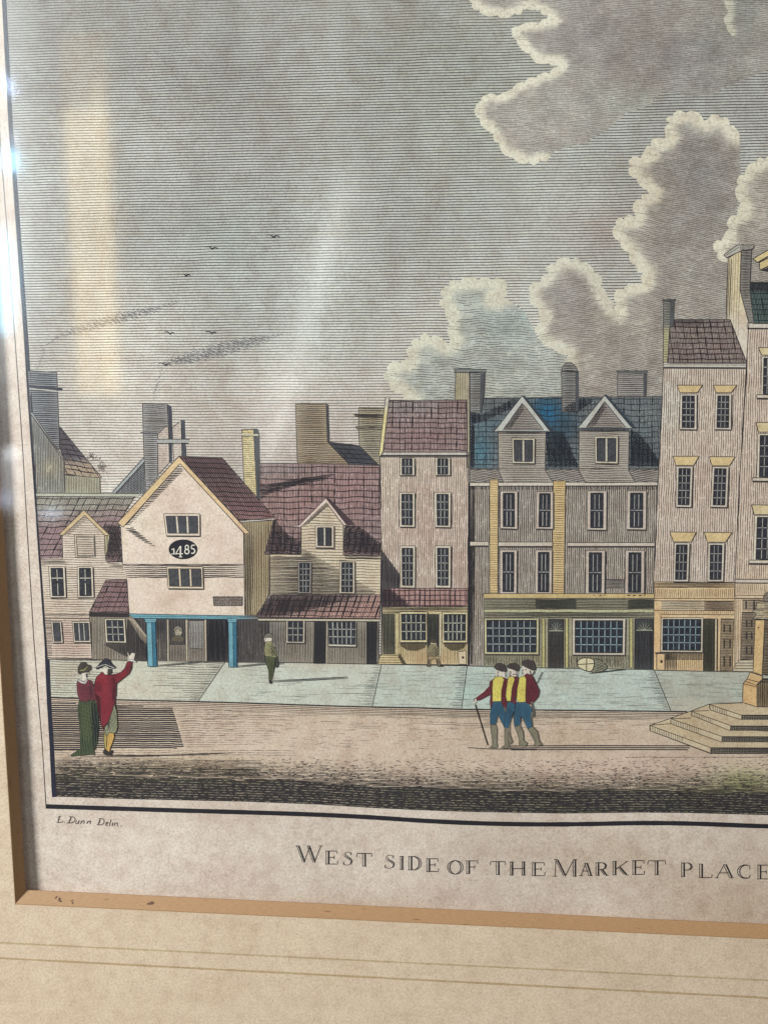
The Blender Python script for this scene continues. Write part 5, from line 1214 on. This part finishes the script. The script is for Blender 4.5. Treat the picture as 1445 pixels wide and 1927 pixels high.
# ================================================================== DRAWN PEOPLE AND BALE
SK = (214, 203, 192)
def person(label, L, body, parts_, strokes=(), z=Z1, skin=SK):
    """one continuous body shape in skin tone, then clothing as child pieces"""
    d = D(L); d.fill(Z(z, body), skin, g=5)
    for pts, w, c in strokes: d.stroke(Z(z, pts), w, c, dl=.5 + .03 * (len(d.F) % 9), step=4)
    o = d.build('person', root, label)
    for k, (nm, poly, c, hs) in enumerate(parts_):
        q = D(L + .7 + .32 * k)
        sm_ = smooth(Z(z, poly), 1, True) if nm in ('cap',) else Z(z, poly)
        q.fill(sm_, c, g=4.5)
        for h_ in hs:
            kw = dict(h_); pl = kw.pop('poly', poly)
            q.hatch(Z(z, pl), dl=.14 + .01 * (q.k % 6), **{'wob': .3, **kw}); q.k += 1
        q.outline(sm_, 1.0, lerp(c if not callable(c) else (90, 80, 80), (30, 28, 34), .6), dl=.22)
        q.build(nm, o)
    return o
RED = (134, 46, 58); REDD = (70, 26, 38)
person('woman seen from behind in a crimson bodice and long green skirt', 13.2,
    [(200, 290), (245, 280), (265, 300), (262, 350), (330, 380), (345, 480), (410, 540), (380, 580), (330, 600), (370, 1150), (200, 1170), (180, 600), (150, 400), (200, 350)],
    [('skirt', [(175, 595), (340, 590), (390, 640), (400, 900), (380, 1080), (340, 1130), (355, 1200), (250, 1210), (90, 1225), (80, 1210), (150, 1165), (195, 1130), (185, 900), (165, 700)], (84, 96, 70),
        [dict(ang=94, pitch=3.0, w=1.3, c=(34, 42, 38)), dict(poly=[(320, 600), (390, 640), (400, 900), (370, 1100), (330, 1120)], ang=90, pitch=1.9, w=1.3, c=(40, 46, 52)), dict(poly=[(200, 640), (320, 620), (330, 1000), (290, 1090), (195, 1000)], ang=-60, pitch=3.2, w=.8, c=(136, 146, 92))]),
     ('bodice', [(150, 400), (165, 360), (200, 375), (240, 392), (270, 355), (315, 365), (345, 440), (350, 520), (395, 560), (345, 590), (290, 580), (260, 605), (190, 595), (160, 520)], (132, 62, 74), [dict(ang=10, pitch=2.2, w=.9, c=(80, 38, 52)), dict(poly=[(290, 370), (330, 380), (345, 560), (300, 570)], ang=80, pitch=2.2, w=1.0, c=(60, 40, 56))]),
     ('collar', [(165, 350), (200, 372), (240, 385), (262, 355), (275, 362), (245, 405), (200, 395), (165, 372)], (206, 200, 200), []),
     ('hat', [(165, 280), (165, 215), (200, 160), (245, 155), (270, 185), (310, 195), (312, 240), (280, 265), (210, 275), (190, 290)], (86, 80, 74), [dict(ang=60, pitch=2.0, w=.9, c=(48, 44, 46))]),
     ('hat_band', [(180, 245), (230, 240), (270, 200), (278, 208), (238, 255), (190, 258)], (148, 146, 84), [])],
    [([(258, 285), (262, 330)], 2.4, (90, 84, 88)), ([(270, 275), (295, 282), (292, 295)], 1.2, (90, 84, 88)), ([(210, 300), (208, 350)], .8, (130, 120, 120))], skin=lambda x, y: SK if y < 1284 else (62, 62, 58))
person('man in a crimson tailcoat and black cocked hat raising his right hand', 17.5,
    [(430, 230), (540, 230), (540, 285), (520, 300), (600, 290), (690, 230), (730, 140), (725, 100), (728, 40), (745, 90), (775, 52), (812, 60), (805, 100), (800, 125), (770, 150), (750, 260), (600, 400), (590, 620), (600, 850), (570, 980), (520, 1180), (540, 1215), (460, 1190), (470, 960), (420, 860), (350, 480), (380, 310), (430, 270)],
    [('breeches', [(500, 640), (570, 610), (600, 700), (612, 880), (600, 945), (570, 965), (520, 950), (490, 1010), (460, 960), (470, 890), (500, 860)], (146, 150, 118), [dict(ang=75, pitch=2.6, w=1.0, c=(78, 82, 74)), dict(poly=[(500, 640), (545, 640), (530, 900), (500, 940)], ang=80, pitch=1.8, w=1.3, c=(60, 62, 60))]),
     ('stocking', [(520, 955), (570, 965), (575, 1010), (530, 1130), (520, 1180), (485, 1165), (490, 1080), (495, 1000)], (214, 164, 76), [dict(ang=100, pitch=3, w=.7, c=(150, 112, 52))]),
     ('stocking', [(458, 950), (492, 1000), (485, 1090), (490, 1140), (470, 1140), (458, 1040)], (164, 148, 70), []),
     ('shoe', [(450, 1165), (480, 1150), (525, 1180), (555, 1150), (560, 1170), (540, 1210), (500, 1215), (455, 1195)], (62, 56, 58), []),
     ('coat', [(440, 265), (470, 300), (530, 300), (600, 290), (650, 270), (690, 230), (725, 150), (775, 150), (770, 230), (740, 290), (600, 400), (595, 520), (580, 610), (555, 700), (510, 830), (450, 890), (425, 850), (415, 560), (345, 500), (350, 400), (375, 320), (430, 275)],
        lambda x, y: mixc(RED, [((160, 50, 62), 192, 1280, 8, 14, .6), ((88, 34, 44), 214, 1290, 7, 40, .5)], x, y),
        [dict(poly=[(560, 300), (600, 400), (595, 520), (580, 610), (545, 600), (560, 420)], ang=85, pitch=1.9, w=1.1, c=REDD), dict(poly=[(345, 380), (440, 380), (440, 500), (350, 500)], ang=100, pitch=2.2, w=.9, c=REDD), dict(poly=[(700, 230), (775, 150), (770, 230), (735, 290)], ang=60, pitch=2, w=1.2, c=(56, 50, 58))]),
     ('cuff', [(722, 122), (780, 128), (826, 150), (822, 160), (770, 148), (725, 138)], (214, 210, 206), []),
     ('hair', [(505, 235), (545, 235), (545, 270), (520, 300), (500, 300)], (70, 66, 64), []),
     ('hat', [(368, 222), (430, 150), (480, 112), (520, 130), (545, 175), (590, 215), (580, 228), (520, 222), (470, 190), (420, 215), (375, 238)], (50, 50, 62), [dict(ang=-30, pitch=2.2, w=.7, c=(96, 96, 108))])],
    [([(455, 300), (470, 420)], 1.4, REDD), ([(725, 60), (735, 110)], 1.2, (110, 96, 90)), ([(812, 62), (800, 120)], 1.0, (120, 104, 96))], skin=lambda x, y: SK if y < 1272 else (84, 34, 44))
d = D(22); d.stroke(smooth(Z(Z1, [(378, 215), (430, 195), (470, 182), (520, 200), (575, 222)])), 1.1, (200, 198, 196), dl=.2); d.build('hat_trim', bpy.data.objects['person.001'])

# three men arm in arm
def trio(label, L, dx_face, coat, vest, legs, hat, face, boots, lab2=()):
    o = person(label, L, face, [('breeches', legs, (66, 112, 142), [dict(ang=-62, pitch=2.6, w=1.1, c=(20, 44, 78))])] + [('boot', bt, (140, 134, 112), [dict(ang=-45, pitch=2.5, w=1.0, c=(58, 54, 46))]) for bt in boots] +
        [('coat', coat, (128, 56, 68), [dict(ang=72, pitch=2.6, w=1.1, c=(56, 20, 32))]), ('waistcoat', vest, (222, 208, 84), [dict(ang=88, pitch=5, w=.5, c=(150, 138, 60), brk=3)]),
         ('hat', hat, (86, 76, 76), [dict(ang=12, pitch=2.0, w=.8, c=(48, 42, 46))])], lab2, z=Z2, skin=lambda x, y: SK if y < 1328 else (120, 114, 98))
    return o
fdots = lambda x, y: [([(x - 2, y), (x + 16, y + 2)], 2.3, (40, 36, 40)), ([(x + 6, y + 16), (x - 3, y + 32)], 1.6, (70, 62, 62)), ([(x - 1, y + 42), (x + 15, y + 42)], 2.0, (50, 42, 44)), ([(x + 2, y + 52), (x + 12, y + 54)], 1.0, (90, 80, 80))]
trio('left of three men walking arm in arm, leaning on a cane', 14, 0,
    [(430, 330), (370, 380), (365, 430), (300, 500), (215, 560), (220, 590), (260, 585), (380, 520), (372, 600), (380, 690), (395, 640), (410, 600), (500, 600), (510, 640), (560, 690), (575, 600), (570, 350), (520, 330)],
    [(430, 325), (505, 320), (530, 350), (500, 480), (498, 600), (400, 602), (398, 460), (405, 360)],
    [(395, 605), (500, 600), (530, 680), (560, 800), (570, 900), (540, 905), (480, 790), (465, 740), (435, 860), (375, 860), (372, 760), (385, 680)],
    [(415, 210), (450, 172), (500, 170), (540, 190), (560, 240), (555, 265), (500, 262), (440, 240)],
    [(435, 235), (540, 240), (560, 290), (540, 330), (575, 360), (560, 600), (555, 900), (600, 1120), (540, 1135), (530, 900), (470, 760), (440, 860), (455, 1100), (440, 1130), (395, 1110), (380, 860), (375, 600), (380, 500), (230, 590), (195, 640), (185, 590), (210, 560), (370, 420), (400, 340), (445, 320), (432, 280)],
    [[(378, 865), (440, 865), (455, 930), (448, 1060), (458, 1115), (440, 1130), (360, 1128), (400, 1100), (405, 1040), (382, 950)], [(540, 905), (575, 905), (600, 960), (580, 1060), (585, 1110), (570, 1135), (495, 1130), (540, 1095), (535, 1000)]],
    fdots(455, 268) + [([(540, 250), (550, 320)], 2.0, (130, 126, 128)), ([(205, 640), (345, 1095)], 2.2, (56, 44, 44)), ([(190, 600), (188, 575), (215, 565)], 1.4, (60, 56, 60))])
trio('middle of three men walking arm in arm, in a yellow waistcoat and blue breeches', 17.5, 0,
    [(590, 330), (640, 320), (690, 330), (680, 450), (660, 560), (665, 640), (620, 610), (560, 600), (560, 400)],
    [(580, 325), (640, 320), (650, 350), (620, 450), (605, 598), (565, 598), (550, 540), (565, 400)],
    [(570, 600), (655, 605), (650, 700), (610, 800), (580, 905), (545, 895), (530, 850), (555, 700)],
    [(560, 200), (600, 175), (650, 165), (700, 190), (702, 240), (690, 262), (620, 235), (580, 225)],
    [(580, 225), (690, 245), (690, 300), (650, 325), (660, 600), (600, 850), (600, 960), (628, 1065), (600, 1085), (575, 1080), (540, 900), (570, 600), (560, 400), (590, 325), (582, 290)],
    [[(585, 960), (602, 1000), (628, 1062), (610, 1082), (582, 1080), (580, 1010)]],
    fdots(596, 268) + [([(670, 250), (680, 330)], 2.2, (110, 108, 112)), ([(630, 300), (650, 290), (670, 300)], 1.4, (60, 56, 60))])
trio('right of three men walking arm in arm, in a crimson coat with a hand behind his back', 21, 0,
    [(745, 320), (790, 285), (850, 310), (880, 370), (930, 480), (915, 550), (860, 615), (830, 600), (845, 540), (855, 480), (832, 430), (830, 560), (835, 640), (770, 610), (690, 605), (670, 560), (690, 400)],
    [(705, 325), (765, 315), (780, 350), (775, 480), (772, 608), (700, 612), (672, 580), (680, 460), (695, 380)],
    [(670, 612), (800, 612), (850, 700), (830, 760), (850, 880), (800, 918), (760, 820), (720, 760), (712, 860), (650, 890), (640, 800), (655, 690)],
    [(735, 175), (740, 150), (800, 130), (860, 145), (885, 190), (885, 245), (850, 250), (800, 225), (750, 200)],
    [(735, 200), (870, 240), (872, 290), (820, 300), (840, 600), (850, 880), (915, 950), (930, 1050), (965, 1090), (900, 1110), (870, 1060), (800, 920), (720, 760), (712, 870), (750, 980), (755, 1050), (770, 1110), (700, 1110), (700, 1020), (660, 900), (670, 600), (700, 330), (745, 310), (735, 270)],
    [[(655, 890), (712, 872), (748, 950), (750, 1040), (795, 1075), (770, 1110), (705, 1110), (700, 1020)], [(800, 918), (850, 885), (905, 940), (928, 1050), (965, 1090), (900, 1112), (868, 1090), (890, 1060), (850, 980)]],
    fdots(735, 245) + [([(770, 235), (785, 250)], 1.8, (60, 56, 60)), ([(825, 250), (835, 300), (860, 290), (872, 260)], 2.4, (80, 76, 78)), ([(962, 268), (905, 395)], 1.6, (80, 74, 76)), ([(845, 620), (870, 740), (860, 780)], 3.5, (96, 96, 92)), ([(815, 640), (845, 740)], 2.4, (206, 208, 206))])
# man alone on the pavement
person('man in olive breeches and wide hat standing alone on the pavement with a bag behind him', 13.6,
    [(350, 1290), (405, 1290), (402, 1330), (420, 1350), (435, 1410), (415, 1500), (410, 1590), (400, 1610), (385, 1600), (370, 1450), (355, 1400), (360, 1340)],
    [('breeches', [(360, 1425), (425, 1425), (422, 1500), (408, 1570), (402, 1600), (385, 1595), (380, 1520), (365, 1470)], (104, 112, 78), [dict(ang=95, pitch=2.2, w=1.1, c=(52, 56, 44))]),
     ('coat', [(360, 1330), (400, 1325), (425, 1370), (440, 1420), (430, 1435), (360, 1425), (352, 1390)], (166, 164, 112), [dict(ang=30, pitch=2.1, w=1.0, c=(62, 62, 52)), dict(poly=[(395, 1330), (425, 1370), (440, 1430), (400, 1425)], ang=60, pitch=1.9, w=1.2, c=(56, 56, 50))]),
     ('bag', [(428, 1435), (442, 1430), (450, 1490), (438, 1505), (428, 1500)], (70, 70, 68), []),
     ('shoe', [(384, 1590), (404, 1595), (404, 1612), (390, 1612)], (54, 52, 52), []),
     ('hat', [(350, 1290), (365, 1275), (395, 1270), (412, 1290), (410, 1305), (395, 1298), (352, 1300)], (120, 118, 104), [dict(ang=0, pitch=2, w=.9, c=(60, 58, 54))])],
    [([(358, 1308), (366, 1310)], 1.4, (60, 56, 52)), ([(360, 1328), (368, 1328)], 1.2, (60, 56, 52))], z=ZC)
# seated man
person('man sitting on the shop doorstep with folded arms', 13.4,
    [(365, 1690), (400, 1690), (405, 1720), (420, 1760), (415, 1800), (425, 1835), (405, 1840), (400, 1790), (370, 1790), (365, 1840), (340, 1840), (350, 1790), (345, 1730), (370, 1710)],
    [('coat', [(360, 1705), (405, 1705), (418, 1745), (418, 1780), (350, 1785), (342, 1740)], (156, 144, 110), [dict(ang=20, pitch=2.6, w=1.1, c=(58, 52, 44)), dict(poly=[(390, 1710), (418, 1745), (418, 1780), (395, 1780)], ang=70, pitch=1.9, w=1.1, c=(48, 44, 38))]),
     ('breeches', [(350, 1775), (420, 1775), (422, 1800), (400, 1795), (375, 1795), (365, 1810), (352, 1805)], (178, 158, 116), [dict(ang=0, pitch=2.8, w=.9, c=(70, 60, 48))]),
     ('stocking', [(352, 1800), (368, 1805), (362, 1838), (348, 1838)], (132, 118, 92), [dict(ang=70, pitch=2, w=1, c=(62, 54, 46))]),
     ('stocking', [(404, 1795), (422, 1798), (428, 1838), (412, 1838)], (132, 118, 92), [dict(ang=70, pitch=2, w=1, c=(62, 54, 46))]),
     ('hat', [(360, 1690), (368, 1670), (400, 1668), (410, 1690), (395, 1695)], (96, 88, 74), [dict(ang=0, pitch=2, w=.9, c=(54, 48, 44))])],
    [([(345, 1840), (365, 1840)], 2, (60, 54, 48)), ([(412, 1840), (445, 1840)], 2, (60, 54, 48)), ([(370, 1705), (385, 1708)], 1.0, (70, 62, 54))], z=ZD, skin=lambda x, y: (206, 186, 152) if y < 1214 else (92, 82, 66))
# figure in the doorway of the portico
person('figure with a frilled cap leaning over the half door under the portico', 12.0,
    [(1190, 1240), (1210, 1225), (1235, 1240), (1238, 1270), (1225, 1285), (1250, 1300), (1250, 1325), (1170, 1325), (1172, 1300), (1195, 1285)],
    [('shawl', [(1172, 1300), (1200, 1285), (1230, 1285), (1252, 1302), (1250, 1328), (1165, 1328)], (118, 108, 92), [dict(ang=40, pitch=2.2, w=1.1, c=(72, 66, 60))]),
     ('cap', [(1185, 1262), (1182, 1235), (1205, 1218), (1235, 1232), (1242, 1262), (1232, 1255), (1212, 1238), (1195, 1250)], (138, 130, 116), [dict(ang=70, pitch=2.1, w=.9, c=(86, 78, 72))])],
    [([(1200, 1255), (1206, 1255)], 1.2, (60, 54, 54)), ([(1218, 1255), (1224, 1255)], 1.2, (60, 54, 54)), ([(1206, 1274), (1220, 1274)], 1.1, (70, 60, 60))], z=ZA, skin=(158, 146, 128))
d = D(13.4)
bl = smooth(Z(ZE, [(118, 1820), (130, 1795), (165, 1785), (215, 1790), (228, 1815), (215, 1865), (195, 1875), (150, 1860), (122, 1845)]), 2, True)
bs = smooth(Z(ZE, [(215, 1790), (260, 1795), (300, 1830), (310, 1855), (255, 1880), (200, 1880), (222, 1850), (228, 1815)]), 1, True)
d.fill(bs, (142, 140, 118), g=6); d.hatch(bs, 15, 2.8, 1.5, (62, 60, 52)); d.outline(bs, 1.3)
d.fill(bl, (218, 206, 166), dl=.4, g=6); d.outline(bl, 1.7)
d.stroke(Z(ZE, [(178, 1790), (176, 1866)]), 1.5, dl=1.1); d.stroke(Z(ZE, [(122, 1828), (170, 1826), (222, 1822)]), 1.5, dl=1.12)
d.stroke(Z(ZE, [(190, 1884), (300, 1872), (370, 1864), (420, 1862)]), 2.6, (64, 64, 62), dl=1.1, taper=.7)
d.build('bale', root, 'roped pale bale lying on the pavement before the shop window')

# ================================================================== LETTERING
TL_ = D(1.4)
INKT = (46, 42, 46)
def glyph(ch, x0, y0, x1, y1, rot=.018):
    """open-faced capital: hollow heavy strokes with a dark right side, thin hairlines and serifs"""
    W_, H_ = x1 - x0, y1 - y0
    def P(u, v): return (x0 + u * W_, y0 + v * H_ )
    t = min(.30 * W_, 6.2)                       # heavy stroke width in px
    def heavy(u0, v0, u1, v1, tt=None):
        w_ = (tt or t) / 2; a, b_ = P(u0, v0), P(u1, v1)
        TL_.stroke([(a[0] - w_, a[1]), (b_[0] - w_, b_[1])], 1.35, INKT, dl=.40)
        TL_.stroke([(a[0] + w_ * .55, a[1]), (b_[0] + w_ * .55, b_[1])], 3.2, INKT, dl=.44)
    def thin(*uv): TL_.stroke([P(u, v) for u, v in uv], 1.6, INKT, dl=.48, step=4)
    def serif(u, v, r=.22): TL_.stroke([(P(u, v)[0] - r * 18, P(u, v)[1]), (P(u, v)[0] + r * 18, P(u, v)[1])], 1.35, INKT, dl=.52)
    def arc(cx_, cy_, rx, ry, a0, a1, heavy_side=True):
        o_ = [(cx_ + rx * math.cos(math.radians(a)), cy_ + ry * math.sin(math.radians(a))) for a in np.linspace(a0, a1, 16)]
        TL_.stroke([P(*q) for q in o_], 1.6, INKT, dl=.56, step=3)
        if heavy_side:
            k = .72 if rx * W_ > 5 else .6
            o_ = [(cx_ + rx * k * math.cos(math.radians(a)), cy_ + ry * .92 * math.sin(math.radians(a))) for a in np.linspace(a0 + 12, a1 - 12, 14)]
            TL_.stroke([P(*q) for q in o_], lambda s_: .8 + 1.3 * math.sin(math.pi * s_), INKT, dl=.60, step=3)
    if ch in 'EFL':
        heavy(.30, .02, .30, .98); serif(.28, 0); serif(.28, 1)
        if ch != 'L': thin((.3, 0), (.95, 0), (.97, .22)); thin((.3, .48), (.75, .48)); thin((.75, .36), (.75, .62))
        if ch != 'F': thin((.3, 1), (.98, 1), (1.0, .74))
    elif ch == 'T': heavy(.5, .02, .5, .98); thin((.0, .26), (.03, 0), (.97, 0), (1.0, .26)); serif(.5, 1)
    elif ch == 'I': heavy(.5, .02, .5, .98); serif(.5, 0); serif(.5, 1)
    elif ch == 'H': heavy(.2, .02, .2, .98, t * .8); heavy(.78, .02, .78, .98, t * .8); thin((.2, .5), (.78, .5)); [serif(a, b_) for a in (.2, .78) for b_ in (0, 1)]
    elif ch == 'D': heavy(.24, .02, .24, .98); serif(.2, 0); serif(.2, 1); thin((.24, 0), (.5, 0)); thin((.24, 1), (.5, 1)); arc(.48, .5, .5, .5, -90, 90)
    elif ch == 'O': arc(.5, .5, .5, .5, -90, 90); arc(.5, .5, .5, .5, 90, 270)
    elif ch == 'C': arc(.58, .5, .55, .5, 60, 300); thin((.88, .1), (.9, .32)); thin((.85, .95), (.92, .75))
    elif ch == 'P' or ch == 'R':
        heavy(.28, .02, .28, .98); serif(.28, 0); serif(.28, 1); thin((.28, 0), (.6, 0)); thin((.28, .52), (.6, .52)); arc(.58, .26, .30, .26, -90, 90)
        if ch == 'R': heavy(.55, .54, .85, .98, t * .8); serif(.92, 1, .16)
    elif ch == 'S':
        q = [(.88, .24), (.84, .06), (.6, -.02), (.3, .02), (.14, .2), (.25, .38), (.55, .5), (.82, .64), (.88, .82), (.66, .99), (.35, 1.01), (.12, .92), (.08, .72)]
        TL_.stroke([P(*a) for a in smooth(q, 2)], 1.2, INKT, dl=.56, step=3)
        q = [(.34, .14), (.36, .28), (.62, .42), (.92, .56), (.98, .78), (.8, .96)]
        TL_.stroke([P(*a) for a in smooth(q, 2)], lambda s_: .8 + 1.6 * math.sin(math.pi * s_), INKT, dl=.60, step=3)
        thin((.88, .24), (.88, .02)); thin((.08, .72), (.08, .98))
    elif ch == 'A': thin((.5, .0), (.1, 1)); heavy(.52, .02, .84, .98); thin((.26, .64), (.7, .64)); serif(.1, 1); serif(.86, 1)
    elif ch == 'K': heavy(.22, .02, .22, .98); serif(.22, 0); serif(.22, 1); thin((.26, .6), (.85, .02)); heavy(.46, .42, .8, .98, t * .85); serif(.86, 0, .16); serif(.88, 1, .18)
    elif ch == 'W': heavy(.16, .02, .36, .96, t * .8); thin((.36, 1), (.56, .02)); heavy(.52, .02, .72, .96, t * .8); thin((.72, 1), (.94, .02)); serif(.14, 0); serif(.52, 0, .14); serif(.94, 0)
    elif ch == 'M': thin((.16, .02), (.14, 1)); heavy(.2, .02, .48, .96, t * .8); thin((.5, 1), (.8, .02)); heavy(.84, .02, .84, .98, t * .9); serif(.13, 1); serif(.84, 1); serif(.16, 0, .2); serif(.86, 0)
LET = [('W', 552.7, 1591.8, 607, 1623.5), ('E', 609, 1601.5, 635.5, 1626), ('S', 645, 1603.6, 663, 1628), ('T', 671, 1606, 700, 1630),
       ('S', 723, 1609.5, 742.5, 1634), ('I', 748, 1611.5, 764, 1636), ('D', 766, 1612, 793, 1637), ('E', 798, 1616, 825, 1640),
       ('O', 842, 1619.5, 871, 1645), ('F', 873, 1620, 899.5, 1644), ('T', 922, 1621.5, 951, 1646), ('H', 955, 1622, 993, 1647), ('E', 996, 1623.5, 1025, 1648),
       ('M', 1037, 1617.5, 1089, 1649), ('A', 1090, 1623.5, 1114, 1648), ('R', 1116, 1623.5, 1144, 1647.5), ('K', 1148, 1621, 1184, 1646.5), ('E', 1185, 1619.5, 1212, 1645.5), ('T', 1218, 1620, 1252, 1646),
       ('P', 1277, 1624, 1305, 1649.5), ('L', 1310, 1626, 1339, 1651.5), ('A', 1344, 1626, 1381, 1652), ('C', 1386, 1627.5, 1413, 1653), ('E', 1420, 1628, 1448, 1654)]
for l_ in LET: glyph(*l_)
TL_.build('caption', sheet, 'open-faced capitals reading West side of the Market Place')
S6 = D(1.4)
def s6(pts, w=1.5, sm=1): S6.stroke(smooth(Z(Z6, pts), sm) if sm and len(pts) > 2 else Z(Z6, pts), w * 1.25, (88, 74, 74), dl=.35 + .02 * (len(S6.F) % 10), step=2.5, taper=.3)
s6([(165, 190), (142, 270)], 2.2); s6([(122, 272), (190, 272), (208, 262), (208, 254)], 1.3); s6([(145, 190), (190, 191)], 1.2)
s6([(224, 272), (234, 272)], 2.4, 0)
s6([(325, 195), (290, 282)], 2.2); s6([(300, 195), (345, 194), (378, 214), (374, 252), (340, 278), (262, 281)], 1.5)
s6([(398, 240), (380, 275), (392, 290), (412, 284), (432, 245)], 1.5); s6([(434, 242), (420, 280), (424, 292)], 1.8)
for x in (450, 518, ): pass
s6([(466, 250), (450, 293)], 1.9); s6([(456, 268), (490, 248), (504, 256), (490, 293)], 1.7)
s6([(550, 254), (534, 295)], 1.9); s6([(540, 272), (576, 252), (592, 260), (578, 296)], 1.7)
s6([(720, 222), (690, 305)], 2.2); s6([(694, 222), (745, 219), (774, 243), (766, 285), (735, 306), (668, 306)], 1.5)
s6([(798, 294), (824, 284), (822, 268), (804, 272), (792, 298), (802, 316), (824, 308)], 1.5)
s6([(868, 230), (842, 310), (854, 315)], 1.8); s6([(892, 272), (878, 312), (890, 316)], 1.8); s6([(902, 238), (908, 238)], 2.0, 0)
s6([(920, 276), (906, 318)], 1.8); s6([(914, 292), (942, 274), (954, 282), (944, 318), (964, 322)], 1.5); s6([(1000, 319), (1010, 319)], 2.4, 0)
S6.build('signature', sheet, 'small italic lettering reading L. Dunn Delin.')
